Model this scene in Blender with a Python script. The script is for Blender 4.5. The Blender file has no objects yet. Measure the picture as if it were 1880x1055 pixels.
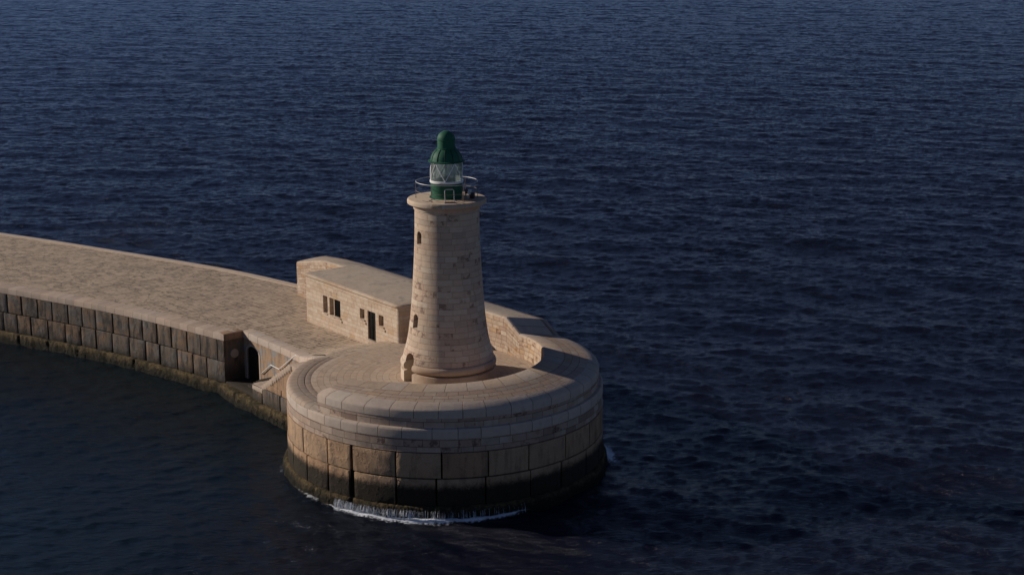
import bpy, bmesh, math, random
import numpy as np
from mathutils import Vector, Matrix

R = math.radians
PI = math.pi
random.seed(7)
rng = np.random.default_rng(11)
scene = bpy.context.scene
COL = scene.collection

# ------------------------------------------------------------------ mesh helpers
class MB:
    """Collects faces with metre-scaled UVs; build() links them as ONE mesh object."""
    def __init__(s):
        s.v = []; s.f = []; s.uv = []; s.tone = []
        s.t = 0.5
    def quad(s, pts, uvs=None):
        b = len(s.v); s.v += [tuple(p) for p in pts]
        s.f.append(tuple(range(b, b + len(pts))))
        s.uv.append([tuple(u) for u in uvs] if uvs else [(0, 0)] * len(pts)); s.tone.append(s.t)
    def grid(s, P, UV=None, wrap=False):
        n = len(P); m = len(P[0]); b = len(s.v)
        for r in P: s.v += [tuple(p) for p in r]
        if UV is None:
            UV = [[(0, 0)] * (m + 1) for _ in range(n)]
        for i in range(n - 1):
            for j in range(m if wrap else m - 1):
                k = (j + 1) % m
                s.f.append((b + i*m + j, b + i*m + k, b + (i+1)*m + k, b + (i+1)*m + j))
                s.uv.append([UV[i][j], UV[i][j+1], UV[i+1][j+1], UV[i+1][j]]); s.tone.append(s.t)
    def sweep(s, secs, us=None, wrap=False):
        """secs: list of cross sections (lists of xyz), u along the sections, v along the profile."""
        n = len(secs)
        if us is None:
            us = [0.0]
            for i in range(1, n):
                a = Vector(secs[i-1][0]); c = Vector(secs[i][0]); us.append(us[-1] + (c - a).length)
        UV = []
        mid = secs[n // 2]
        vs = [0.0]
        for j in range(1, len(mid)):
            vs.append(vs[-1] + (Vector(mid[j]) - Vector(mid[j-1])).length)
        if wrap:
            vs.append(vs[-1] + (Vector(mid[0]) - Vector(mid[-1])).length)
        for i in range(n):
            UV.append([(us[i], v) for v in vs])
        s.grid(secs, UV, wrap)
    def cap(s, pts, uvs=None):
        s.quad(pts, uvs)
    def revolve(s, prof, n=96, cx=0, cy=0, a0=0, a1=2*PI, uscale=None, vbase=0.0, capb=False, capt=False):
        full = abs(a1 - a0 - 2*PI) < 1e-6
        m = n if full else n + 1
        ang = [a0 + (a1 - a0) * j / n for j in range(n + 1)]
        us = uscale or max(p[0] for p in prof)
        P = []; UV = []; v = vbase
        for i, (r, z) in enumerate(prof):
            if i: v += math.hypot(r - prof[i-1][0], z - prof[i-1][1])
            P.append([(cx + r*math.cos(a), cy + r*math.sin(a), z) for a in ang[:m]])
            UV.append([(a * us, v) for a in ang])
        b = len(s.v)
        s.grid(P, UV, full)
        if capb: s.f.append(tuple(b + j for j in range(m))[::-1]); s.uv.append([(P[0][j][0], P[0][j][1]) for j in range(m)][::-1]); s.tone.append(s.t)
        if capt:
            o = b + (len(prof) - 1) * m
            s.f.append(tuple(o + j for j in range(m))); s.uv.append([(P[-1][j][0], P[-1][j][1]) for j in range(m)]); s.tone.append(s.t)
    def box(s, c, sx, sy, sz, ex=(1, 0, 0), ey=(0, 1, 0), ez=(0, 0, 1), bev=0.0):
        c = Vector(c); ex = Vector(ex).normalized(); ey = Vector(ey).normalized(); ez = Vector(ez).normalized()
        bm = bmesh.new()
        bmesh.ops.create_cube(bm, size=1)
        for v in bm.verts: v.co = Vector((v.co.x*sx, v.co.y*sy, v.co.z*sz))
        if bev > 0: bmesh.ops.bevel(bm, geom=bm.edges[:], offset=bev, segments=2, affect='EDGES', profile=0.5)
        b = len(s.v)
        bm.verts.index_update()
        for v in bm.verts: s.v.append(tuple(c + ex*v.co.x + ey*v.co.y + ez*v.co.z))
        for f in bm.faces:
            s.f.append(tuple(b + v.index for v in f.verts))
            n = f.normal
            k = max(range(3), key=lambda i: abs(n[i]))
            ax = [(1, 2), (0, 2), (0, 1)][k]
            s.uv.append([(v.co[ax[0]] + c.x + c.y, v.co[ax[1]] + c.z) for v in f.verts]); s.tone.append(s.t)
        bm.free()
    def tube(s, pts, r, n=8, closed=False, caps=True):
        pts = [Vector(p) for p in pts]; N = len(pts); rings = []
        rr = r if isinstance(r, (list, tuple)) else [r] * N
        up = Vector((0, 0, 1)); prevx = None
        for i in range(N):
            if closed: t = (pts[(i+1) % N] - pts[i-1])
            else: t = pts[min(i+1, N-1)] - pts[max(i-1, 0)]
            t.normalize()
            x = prevx if prevx is not None else (t.cross(up) if abs(t.z) < 0.95 else t.cross(Vector((1, 0, 0))))
            x = (x - t * x.dot(t)).normalized(); prevx = x
            y = t.cross(x)
            rings.append([tuple(pts[i] + (x*math.cos(2*PI*k/n) + y*math.sin(2*PI*k/n)) * rr[i]) for k in range(n)])
        if closed: rings.append(rings[0])
        b = len(s.v)
        s.grid(rings, None, True)
        if caps and not closed:
            s.f.append(tuple(b + k for k in range(n))[::-1]); s.uv.append([(0, 0)]*n); s.tone.append(s.t)
            o = b + (N-1)*n
            s.f.append(tuple(o + k for k in range(n))); s.uv.append([(0, 0)]*n); s.tone.append(s.t)
    def build(s, name, mat, parent=None, smooth=True, angle=35, recalc=True):
        me = bpy.data.meshes.new(name)
        me.from_pydata(s.v, [], s.f)
        uvl = me.uv_layers.new(name='UVMap')
        flat = [c for f in s.uv for u in f for c in u]
        uvl.data.foreach_set('uv', flat)
        at = me.attributes.new('tone', 'FLOAT', 'FACE'); at.data.foreach_set('value', s.tone)
        me.materials.append(mat)
        bm = bmesh.new(); bm.from_mesh(me)
        bmesh.ops.remove_doubles(bm, verts=bm.verts[:], dist=1e-4)
        if recalc: bmesh.ops.recalc_face_normals(bm, faces=bm.faces[:])
        bm.to_mesh(me); bm.free()
        if smooth:
            me.polygons.foreach_set('use_smooth', [True] * len(me.polygons))
            me.set_sharp_from_angle(angle=R(angle))
        o = bpy.data.objects.new(name, me); COL.objects.link(o)
        if parent: o.parent = parent
        return o

def thing(name, label, cat, group=None):
    o = bpy.data.objects.new(name, None); COL.objects.link(o)
    o['label'] = label; o['category'] = cat
    if group: o['group'] = group
    o.empty_display_size = 0.3
    return o

def boolean_cut(o, cutters):
    """Cut openings once and keep the plain mesh (no live helpers remain)."""
    for c in cutters:
        m = o.modifiers.new('cut', 'BOOLEAN'); m.operation = 'DIFFERENCE'; m.object = c; m.solver = 'EXACT'
    bpy.context.view_layer.update()
    dg = bpy.context.evaluated_depsgraph_get()
    me = bpy.data.meshes.new_from_object(o.evaluated_get(dg), preserve_all_data_layers=True, depsgraph=dg)
    o.modifiers.clear()
    o.data = me
    me.set_sharp_from_angle(angle=R(35))

def drop(objs):
    for c in objs:
        m = c.data; bpy.data.objects.remove(c); bpy.data.meshes.remove(m)

# ------------------------------------------------------------------ material helpers
class NT:
    def __init__(s, name):
        s.m = bpy.data.materials.new(name); s.m.use_nodes = True
        s.t = s.m.node_tree; s.t.nodes.clear()
        s.out = s.n('ShaderNodeOutputMaterial'); s.b = s.n('ShaderNodeBsdfPrincipled')
        s.l(s.b.outputs[0], s.out.inputs[0])
    def n(s, ty, **kw):
        x = s.t.nodes.new(ty)
        for k, v in kw.items(): setattr(x, k, v)
        return x
    def l(s, a, b): s.t.links.new(a, b)
    def val(s, sock, v):
        if hasattr(v, 'node'): s.l(v, sock)
        else: sock.default_value = v
    def math(s, op, a, b=0.0, c=0.0, clamp=False):
        x = s.n('ShaderNodeMath', operation=op, use_clamp=clamp)
        s.val(x.inputs[0], a); s.val(x.inputs[1], b); s.val(x.inputs[2], c)
        return x.outputs[0]
    def noise(s, scale, detail=4, rough=0.55, vec=None, dist=0.0, stretch=None):
        if vec is None: vec = s.obj()
        if stretch:
            mp = s.n('ShaderNodeMapping'); mp.inputs['Scale'].default_value = stretch; s.l(vec, mp.inputs[0]); vec = mp.outputs[0]
        x = s.n('ShaderNodeTexNoise'); s.l(vec, x.inputs['Vector'])
        x.inputs['Scale'].default_value = scale; x.inputs['Detail'].default_value = detail
        x.inputs['Roughness'].default_value = rough; x.inputs['Distortion'].default_value = dist
        return x.outputs[0]
    def obj(s):
        if not hasattr(s, '_o'):
            s._o = s.n('ShaderNodeNewGeometry').outputs['Position']
        return s._o
    def ramp(s, fac, stops, interp='LINEAR'):
        x = s.n('ShaderNodeValToRGB'); e = x.color_ramp.elements; x.color_ramp.interpolation = interp
        while len(e) < len(stops): e.new(0.5)
        for k, (p, c) in enumerate(stops):
            e[k].position = p; e[k].color = (*c, 1) if len(c) == 3 else c
        s.l(fac, x.inputs[0]); return x.outputs[0]
    def sm(s, v, lo, hi, a=0.0, b=1.0):
        x = s.n('ShaderNodeMapRange', interpolation_type='SMOOTHSTEP')
        s.val(x.inputs[0], v); x.inputs[1].default_value = lo; x.inputs[2].default_value = hi
        x.inputs[3].default_value = a; x.inputs[4].default_value = b
        return x.outputs[0]
    def mix(s, fac, a, b, mode='MIX'):
        x = s.n('ShaderNodeMix', data_type='RGBA', blend_type=mode)
        s.val(x.inputs[0], fac)
        for sock, v in ((x.inputs[6], a), (x.inputs[7], b)):
            if hasattr(v, 'node'): s.l(v, sock)
            else: sock.default_value = (*v, 1)
        return x.outputs[2]
    def bump(s, h, dist=0.02, strength=1.0, prev=None):
        x = s.n('ShaderNodeBump'); x.inputs['Strength'].default_value = strength; x.inputs['Distance'].default_value = dist
        s.l(h, x.inputs['Height'])
        if prev is not None: s.l(prev, x.inputs['Normal'])
        return x.outputs[0]
    def pos(s):
        x = s.n('ShaderNodeSeparateXYZ'); s.l(s.obj(), x.inputs[0]); return x.outputs

def ashlar(name, L, h, joint, tones, Lr=0.75, hr=0.25, seed=0.0, jdark=0.5, stain=None, stain_lo=0.58, odd=None,
           mott=0.35, jh=0.012, pit=0.010, rough=0.9, blotch=None, blotch_lo=0.62):
    """Coursed stone: random course heights and block lengths from 1-D cells over metre UVs."""
    t = NT(name)
    uv = t.n('ShaderNodeUVMap'); uv.uv_map = 'UVMap'
    sp = t.n('ShaderNodeSeparateXYZ'); t.l(uv.outputs[0], sp.inputs[0])
    wob = t.noise(1.3, 2, vec=t.obj())
    v = t.math('ADD', sp.outputs[1], t.math('MULTIPLY', t.math('SUBTRACT', wob, 0.5), 0.05))
    def vor(w, feat, rnd):
        x = t.n('ShaderNodeTexVoronoi', voronoi_dimensions='1D', feature=feat)
        t.l(w, x.inputs['W']); x.inputs['Scale'].default_value = 1.0; x.inputs['Randomness'].default_value = rnd
        return x
    wv = t.math('ADD', t.math('DIVIDE', v, h), 31.7 + seed)
    r1 = vor(wv, 'F1', hr); r2 = vor(wv, 'DISTANCE_TO_EDGE', hr)
    rs = t.n('ShaderNodeSeparateColor'); t.l(r1.outputs['Color'], rs.inputs[0])
    wu = t.math('ADD', t.math('DIVIDE', sp.outputs[0], L), t.math('MULTIPLY_ADD', rs.outputs[0], 371.3, 19.1 + seed))
    c1 = vor(wu, 'F1', Lr); c2 = vor(wu, 'DISTANCE_TO_EDGE', Lr)
    cs = t.n('ShaderNodeSeparateColor'); t.l(c1.outputs['Color'], cs.inputs[0])
    d = t.math('MINIMUM', t.math('MULTIPLY', r2.outputs['Distance'], h), t.math('MULTIPLY', c2.outputs['Distance'], L))
    jn = t.noise(5.0, 3, vec=t.obj())
    d = t.math('ADD', d, t.math('MULTIPLY', t.math('SUBTRACT', jn, 0.5), joint * 0.9))
    jm = t.sm(d, joint * 0.25, joint * 0.9, 1.0, 0.0)
    big = t.noise(0.45, 4, 0.6); med = t.noise(3.2, 5, 0.6); fine = t.noise(26, 4, 0.6)
    f = t.math('ADD', t.math('MULTIPLY', cs.outputs[0], 1 - mott), t.math('MULTIPLY', t.sm(big, 0.3, 0.7), mott), clamp=True)
    n = len(tones)
    col = t.ramp(f, [(k / (n - 1), c) for k, c in enumerate(tones)])
    col = t.mix(t.math('MULTIPLY', cs.outputs[2], 0.6), col, t.mix(1.0, col, (1.06, 0.97, 0.90), 'MULTIPLY'))
    col = t.mix(t.math('MULTIPLY', rs.outputs[1], 0.6), col, t.mix(1.0, col, (0.80, 0.755, 0.735), 'MULTIPLY'))
    if odd:
        col = t.mix(t.math('MULTIPLY', t.math('GREATER_THAN', cs.outputs[1], odd[0]), odd[2] if len(odd) > 2 else 0.8), col, odd[1])
    if stain:
        m = t.math('MULTIPLY', t.sm(t.noise(0.9, 6, 0.65), stain_lo, stain_lo + 0.14), t.sm(med, 0.35, 0.6))
        col = t.mix(t.math('MULTIPLY', m, 0.8), col, stain)
    if blotch:
        sel = t.math('GREATER_THAN', cs.outputs[2], 0.80)
        m = t.math('MULTIPLY', t.sm(t.noise(2.3, 5, 0.7), blotch_lo - 0.12, blotch_lo), sel)
        col = t.mix(t.math('MULTIPLY', m, 0.85), col, blotch)
    col = t.mix(t.sm(med, 0.25, 0.75, 0.0, 0.35), col, t.mix(1.0, col, (0.72, 0.70, 0.68), 'MULTIPLY'))
    col = t.mix(t.sm(fine, 0.35, 0.7, 0.0, 0.3), col, t.mix(1.0, col, (0.8, 0.78, 0.76), 'MULTIPLY'))
    jc = t.mix(1.0, col, (jdark, jdark * 0.93, jdark * 0.86), 'MULTIPLY')
    col = t.mix(jm, col, jc)
    t.l(col, t.b.inputs['Base Color'])
    t.b.inputs['Roughness'].default_value = rough
    t.b.inputs['Specular IOR Level'].default_value = 0.2
    hgt = t.math('ADD', t.math('MULTIPLY', jm, -jh), t.math('MULTIPLY', t.math('ADD', fine, t.math('MULTIPLY', med, 1.5)), pit))
    hgt = t.math('ADD', hgt, t.math('MULTIPLY', cs.outputs[1], jh * 0.5))
    t.l(t.bump(hgt, 1.0), t.b.inputs['Normal'])
    return t.m

def blockmat(name, tones, tide=None, streak=0.5, stain=(0.05, 0.045, 0.04), pit=0.03, patch=None):
    """Big rough concrete-like blocks; one tone per block from the 'tone' attribute, run-off streaks and a tidal weed band."""
    t = NT(name)
    a = t.n('ShaderNodeAttribute'); a.attribute_name = 'tone'
    big = t.noise(0.8, 4); med = t.noise(4.0, 5, 0.65); fine = t.noise(17, 5, 0.7)
    f = t.math('ADD', t.math('MULTIPLY', a.outputs['Fac'], 0.7), t.math('MULTIPLY', t.sm(big, 0.3, 0.7), 0.3), clamp=True)
    n = len(tones)
    col = t.ramp(f, [(k / (n - 1), c) for k, c in enumerate(tones)])
    if patch:
        col = t.mix(t.math('MULTIPLY', t.sm(t.noise(1.1, 5, 0.6), 0.50, 0.58), 0.85), col, patch)
    st = t.noise(1.0, 5, 0.62, stretch=(2.6, 2.6, 0.45))
    st2 = t.noise(1.0, 5, 0.7, stretch=(1.0, 1.0, 0.8))
    sm_ = t.math('MULTIPLY', t.sm(st, 0.44, 0.62), t.sm(st2, 0.34, 0.56))
    col = t.mix(t.math('MULTIPLY', sm_, streak), col, stain)
    col = t.mix(t.sm(fine, 0.45, 0.75, 0.0, 0.5), col, t.mix(1.0, col, (0.45, 0.43, 0.4), 'MULTIPLY'))
    col = t.mix(t.sm(med, 0.5, 0.8, 0.0, 0.4), col, t.mix(1.0, col, (1.25, 1.2, 1.12), 'MULTIPLY'))
    if tide:
        z = t.pos()[2]
        zz = t.math('ADD', z, t.math('MULTIPLY', t.math('SUBTRACT', t.math('ADD', t.noise(1.1, 8, 0.72, dist=0.5), t.math('MULTIPLY', t.math('SUBTRACT', t.noise(9.0, 5, 0.75), 0.5), 1.1)), 0.5), tide[2]))
        m = t.sm(zz, tide[0], tide[1], 1.0, 0.0)
        m = t.math('MULTIPLY', m, t.sm(fine, 0.45, 0.75, 1.0, 0.86))
        col = t.mix(t.math('MULTIPLY', m, 0.97), col, tide[3])
        if len(tide) > 4:
            m2 = t.sm(zz, tide[4], tide[5], 1.0, 0.0)
            col = t.mix(t.math('MULTIPLY', m2, t.sm(med, 0.35, 0.6, 0.35, 1.0)), col, tide[6])
    t.l(col, t.b.inputs['Base Color'])
    t.b.inputs['Roughness'].default_value = 0.88; t.b.inputs['Specular IOR Level'].default_value = 0.2
    vo = t.n('ShaderNodeTexVoronoi'); t.l(t.obj(), vo.inputs['Vector']); vo.inputs['Scale'].default_value = 13; vo.inputs['Randomness'].default_value = 1.0
    h = t.math('ADD', t.math('ADD', fine, t.math('MULTIPLY', med, 0.45)), t.math('MULTIPLY', t.sm(vo.outputs['Distance'], 0.0, 0.35), t.sm(t.noise(2.1, 3), 0.45, 0.7, 0.0, 0.7)))
    t.l(t.bump(h, pit), t.b.inputs['Normal'])
    return t.m

def simple(name, col, rough=0.6, metal=0.0, var=0.25, scale=6, spec=0.4, bump=0.0, rust=None):
    t = NT(name)
    n = t.noise(scale, 4)
    c = t.mix(t.sm(n, 0.3, 0.75, 0.0, var * 2), col, tuple(x * 0.55 for x in col))
    if rust: c = t.mix(t.sm(t.noise(scale * 1.7, 5, 0.7), 0.56, 0.66, 0, 0.8), c, rust)
    t.l(c, t.b.inputs['Base Color'])
    t.b.inputs['Roughness'].default_value = rough; t.b.inputs['Metallic'].default_value = metal
    t.b.inputs['Specular IOR Level'].default_value = spec
    if bump: t.l(t.bump(t.noise(scale * 4, 4), bump), t.b.inputs['Normal'])
    return t.m

CREAM = (0.55, 0.435, 0.325); PALE = (0.61, 0.51, 0.395); SAND = (0.48, 0.36, 0.25); PINK = (0.44, 0.315, 0.235); GREY = (0.38, 0.32, 0.26); OCHRE = (0.50, 0.32, 0.15)
M = {}
M['tower'] = ashlar('tower_limestone', 0.95, 0.37, 0.016, [(0.49, 0.385, 0.285), (0.47, 0.38, 0.295), CREAM, (0.50, 0.385, 0.295), CREAM, (0.57, 0.46, 0.35), (0.48, 0.39, 0.30)], seed=3, jdark=0.62, stain=(0.36, 0.255, 0.185), stain_lo=0.57, odd=(0.92, PALE, 0.5), mott=0.18, blotch=(0.22, 0.145, 0.11), blotch_lo=0.60, hr=0.15)
M['moulding'] = ashlar('moulding_limestone', 1.3, 3.0, 0.010, [SAND, CREAM, PALE, CREAM], seed=9, jdark=0.75, stain=(0.33, 0.23, 0.13), mott=0.5, hr=0.0)
M['house'] = ashlar('house_limestone', 0.60, 0.29, 0.014, [SAND, CREAM, PALE, CREAM, SAND], seed=14, jdark=0.78, stain=(0.47, 0.30, 0.17), stain_lo=0.62, odd=(0.93, OCHRE, 0.4), mott=0.35)
M['roof'] = ashlar('roof_screed', 9.0, 9.0, 0.01, [(0.47, 0.385, 0.295), (0.53, 0.44, 0.34), (0.43, 0.355, 0.28)], seed=2, stain=(0.30, 0.25, 0.205), stain_lo=0.53, mott=0.9, pit=0.02)
M['parapet_top'] = ashlar('parapet_top_stone', 0.85, 0.44, 0.024, [GREY, (0.40, 0.325, 0.265), PINK, (0.45, 0.37, 0.29), CREAM], seed=5, jdark=0.42, stain=(0.27, 0.19, 0.14), stain_lo=0.6, odd=(0.9, OCHRE, 0.3), mott=0.4)
M['coping'] = ashlar('coping_stone', 1.5, 9.0, 0.034, [(0.43, 0.365, 0.31), (0.47, 0.40, 0.335), (0.52, 0.435, 0.36), (0.41, 0.35, 0.30)], seed=8, jdark=0.34, stain=(0.28, 0.21, 0.165), stain_lo=0.6, mott=0.35, hr=0.0, Lr=0.5)
M['inner_coping'] = ashlar('inner_coping_stone', 1.35, 9.0, 0.03, [(0.46, 0.385, 0.32), (0.50, 0.395, 0.295), (0.50, 0.42, 0.345), (0.44, 0.37, 0.31)], seed=27, jdark=0.38, stain=(0.30, 0.22, 0.17), stain_lo=0.6, odd=(0.85, OCHRE, 0.35), mott=0.35, hr=0.0, Lr=0.6)
M['pier_coping'] = ashlar('pier_coping_stone', 0.95, 9.0, 0.02, [(0.39, 0.31, 0.25), (0.46, 0.37, 0.295), (0.55, 0.445, 0.355), (0.42, 0.34, 0.275)], seed=4, jdark=0.36, stain=(0.2, 0.15, 0.12), stain_lo=0.62, mott=0.35, hr=0.0, Lr=0.5)
M['pale_kerb'] = ashlar('pale_sea_kerb', 1.3, 9.0, 0.02, [PALE, (0.58, 0.48, 0.38), PALE, CREAM], seed=41, jdark=0.5, mott=0.4, hr=0.0)
M['wallstone'] = ashlar('drum_masonry', 1.05, 0.43, 0.024, [(0.27, 0.195, 0.145), (0.43, 0.335, 0.265), (0.36, 0.265, 0.20), (0.50, 0.405, 0.32), (0.34, 0.275, 0.225), (0.44, 0.345, 0.27)], seed=6, jdark=0.4, stain=(0.27, 0.155, 0.09), stain_lo=0.57, odd=(0.84, (0.24, 0.165, 0.125), 0.8), mott=0.3, blotch=(0.13, 0.085, 0.065))
M['innerwall'] = ashlar('parapet_inner_masonry', 0.6, 0.30, 0.022, [SAND, CREAM, PINK, CREAM, PALE, PINK], seed=21, jdark=0.5, stain=(0.42, 0.22, 0.10), stain_lo=0.53, odd=(0.86, OCHRE, 0.5), mott=0.3, blotch=(0.2, 0.11, 0.06))
M['ring'] = ashlar('kerb_ring_stone', 0.72, 1.2, 0.026, [(0.36, 0.30, 0.245), (0.41, 0.335, 0.27), (0.45, 0.36, 0.28), (0.39, 0.31, 0.245)], seed=12, jdark=0.45, stain=(0.27, 0.21, 0.17), mott=0.45, hr=0.0)
M['terrace'] = ashlar('terrace_paving', 0.62, 0.42, 0.018, [(0.47, 0.37, 0.28), (0.52, 0.415, 0.315), (0.56, 0.45, 0.345), (0.45, 0.36, 0.28)], seed=17, jdark=0.6, stain=(0.28, 0.21, 0.165), stain_lo=0.56, mott=0.5)

def deckmat():
    t = NT('pier_paving')
    uv = t.n('ShaderNodeUVMap'); uv.uv_map = 'UVMap'
    sp = t.n('ShaderNodeSeparateXYZ'); t.l(uv.outputs[0], sp.inputs[0])
    wob = t.noise(0.8, 3); wob2 = t.noise(2.5, 3)
    v = t.math('ADD', sp.outputs[0], t.math('ADD', t.math('MULTIPLY', t.math('SUBTRACT', wob, 0.5), 0.28), t.math('MULTIPLY', t.math('SUBTRACT', wob2, 0.5), 0.12)))
    h, L = 0.40, 0.95
    def vor(w, feat, rnd):
        x = t.n('ShaderNodeTexVoronoi', voronoi_dimensions='1D', feature=feat)
        t.l(w, x.inputs['W']); x.inputs['Scale'].default_value = 1.0; x.inputs['Randomness'].default_value = rnd
        return x
    wv = t.math('DIVIDE', v, h)
    r1 = vor(wv, 'F1', 0.45); r2 = vor(wv, 'DISTANCE_TO_EDGE', 0.45)
    rs = t.n('ShaderNodeSeparateColor'); t.l(r1.outputs['Color'], rs.inputs[0])
    wu = t.math('ADD', t.math('DIVIDE', sp.outputs[1], L), t.math('MULTIPLY_ADD', rs.outputs[0], 271.3, 7.0))
    c1 = vor(wu, 'F1', 0.9); c2 = vor(wu, 'DISTANCE_TO_EDGE', 0.9)
    cs = t.n('ShaderNodeSeparateColor'); t.l(c1.outputs['Color'], cs.inputs[0])
    dr = t.math('MULTIPLY', r2.outputs['Distance'], h)
    dc = t.math('MULTIPLY', c2.outputs['Distance'], L)
    wid = t.math('MULTIPLY', t.sm(t.noise(0.22, 5, 0.6), 0.35, 0.65, 0.62, 1.0), t.sm(t.noise(1.4, 4, 0.62), 0.42, 0.60, 0.12, 1.0))
    # newer, tighter paving towards the house and the tower
    px, py, pz = t.pos()
    near = t.sm(t.math('ADD', px, t.math('MULTIPLY', py, 0.35)), -11.0, 4.0, 1.0, 0.35)
    wid = t.math('MULTIPLY', wid, near)
    jm = t.math('MAXIMUM', t.math('MULTIPLY', t.math('LESS_THAN', dr, t.math('MULTIPLY', wid, 0.13)), 1.0), t.math('MULTIPLY', t.math('LESS_THAN', dc, t.math('MULTIPLY', wid, 0.05)), 0.8))
    big = t.noise(0.35, 5, 0.6); med = t.noise(3.0, 5, 0.65); fine = t.noise(18, 5, 0.65)
    f = t.math('ADD', t.math('MULTIPLY', cs.outputs[0], 0.55), t.math('MULTIPLY', t.sm(big, 0.3, 0.7), 0.45), clamp=True)
    col = t.ramp(f, [(0, (0.42, 0.325, 0.24)), (0.35, (0.49, 0.38, 0.28)), (0.7, (0.54, 0.42, 0.305)), (1, (0.46, 0.37, 0.285))])
    hole = t.math('MULTIPLY', t.sm(t.noise(2.2, 6, 0.75), 0.56, 0.66), t.math('MULTIPLY', t.sm(big, 0.42, 0.6), near))
    col = t.mix(t.math('MULTIPLY', hole, 0.5), col, (0.17, 0.13, 0.10))
    col = t.mix(t.sm(med, 0.35, 0.75, 0.0, 0.30), col, t.mix(1.0, col, (0.66, 0.64, 0.62), 'MULTIPLY'))
    col = t.mix(t.sm(fine, 0.4, 0.75, 0.0, 0.35), col, t.mix(1.0, col, (0.7, 0.68, 0.66), 'MULTIPLY'))
    col = t.mix(t.math('MULTIPLY', jm, 0.80), col, (0.125, 0.095, 0.07))
    t.l(col, t.b.inputs['Base Color']); t.b.inputs['Roughness'].default_value = 0.92; t.b.inputs['Specular IOR Level'].default_value = 0.15
    hg = t.math('ADD', t.math('MULTIPLY', jm, -0.05), t.math('ADD', t.math('MULTIPLY', t.math('ADD', fine, med), 0.02), t.math('MULTIPLY', cs.outputs[1], 0.02)))
    hg = t.math('SUBTRACT', hg, t.math('MULTIPLY', hole, 0.04))
    t.l(t.bump(hg, 1.0), t.b.inputs['Normal'])
    return t.m
M['deck'] = deckmat()
WEED = (0.016, 0.014, 0.010)
M['drum_block'] = blockmat('drum_rough_block', [(0.33, 0.205, 0.12), (0.40, 0.25, 0.145), (0.44, 0.29, 0.175), (0.36, 0.25, 0.165)], tide=(1.62, 2.2, 0.62, WEED), streak=0.4, pit=0.06)
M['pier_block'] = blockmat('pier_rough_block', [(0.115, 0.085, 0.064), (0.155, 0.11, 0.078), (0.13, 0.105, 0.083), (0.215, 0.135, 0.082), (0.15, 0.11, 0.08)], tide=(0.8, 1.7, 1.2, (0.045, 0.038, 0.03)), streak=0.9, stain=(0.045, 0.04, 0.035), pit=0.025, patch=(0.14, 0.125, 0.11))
M['ledge'] = blockmat('weedy_ledge', [(0.12, 0.088, 0.04), (0.17, 0.12, 0.055), (0.09, 0.072, 0.038)], tide=(0.22, 0.75, 1.0, (0.018, 0.016, 0.010)), streak=0.75, stain=(0.03, 0.025, 0.013), pit=0.24, patch=(0.055, 0.045, 0.022))
M['render'] = blockmat('patched_render_wall', [(0.36, 0.24, 0.15), (0.36, 0.24, 0.15)], streak=0.55, stain=(0.12, 0.10, 0.085), patch=(0.25, 0.245, 0.235), pit=0.01)
M['sidewall'] = blockmat('orange_rough_wall', [(0.36, 0.225, 0.135), (0.36, 0.225, 0.135)], tide=(1.3, 2.0, 1.0, (0.04, 0.035, 0.03)), streak=0.5, pit=0.02)
M['steps'] = ashlar('worn_steps', 2.0, 9, 0.01, [(0.46, 0.37, 0.29), (0.40, 0.32, 0.255)], seed=33, mott=0.6, stain=(0.25, 0.2, 0.16))
M['return_shade'] = blockmat('shade_toned_return_wall', [(0.17, 0.115, 0.075), (0.17, 0.115, 0.075)], tide=(1.4, 2.6, 1.2, (0.05, 0.04, 0.03)), streak=0.8, stain=(0.04, 0.034, 0.028), patch=(0.13, 0.115, 0.1), pit=0.012)  # stained wall; base colour also darkened to carry the shade of the recess
M['wet_shade_step'] = blockmat('wet_shade_toned_stone', [(0.035, 0.027, 0.02), (0.05, 0.038, 0.027)], tide=(0.5, 0.95, 0.6, (0.02, 0.018, 0.013)), streak=0.6, pit=0.02)  # wet weedy stone, darkened further so the colour holds the recess shade
M['dark_joint'] = simple('joint_gap_shade', (0.013, 0.011, 0.009), 0.95, var=0.4, spec=0.1)  # near-black backing: shade inside the open joints put into the colour
M['green'] = simple('green_paint', (0.016, 0.094, 0.052), 0.62, var=0.12, scale=2.5, spec=0.22, bump=0.004)
M['darkgreen'] = simple('dark_green_rib_paint', (0.004, 0.026, 0.015), 0.5, var=0.1)
M['white'] = simple('white_paint', (0.78, 0.77, 0.74), 0.45, var=0.08, scale=9, rust=None)
M['rail'] = simple('galvanised_rail', (0.58, 0.56, 0.53), 0.5, metal=0.2, var=0.3, scale=4, rust=(0.22, 0.13, 0.08))
M['post'] = simple('rusty_post', (0.23, 0.17, 0.14), 0.7, metal=0.2, var=0.4, scale=7)
M['black'] = simple('black_wood_and_dark_interior', (0.010, 0.009, 0.008), 0.8, var=0.3, spec=0.08)
M['iron'] = simple('dark_iron', (0.03, 0.027, 0.025), 0.55, metal=0.4, var=0.3)
M['inside'] = simple('unlit_plaster', (0.10, 0.08, 0.06), 0.9, var=0.2)
M['equip'] = simple('dark_equipment', (0.035, 0.03, 0.028), 0.5, metal=0.3, var=0.4)

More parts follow.
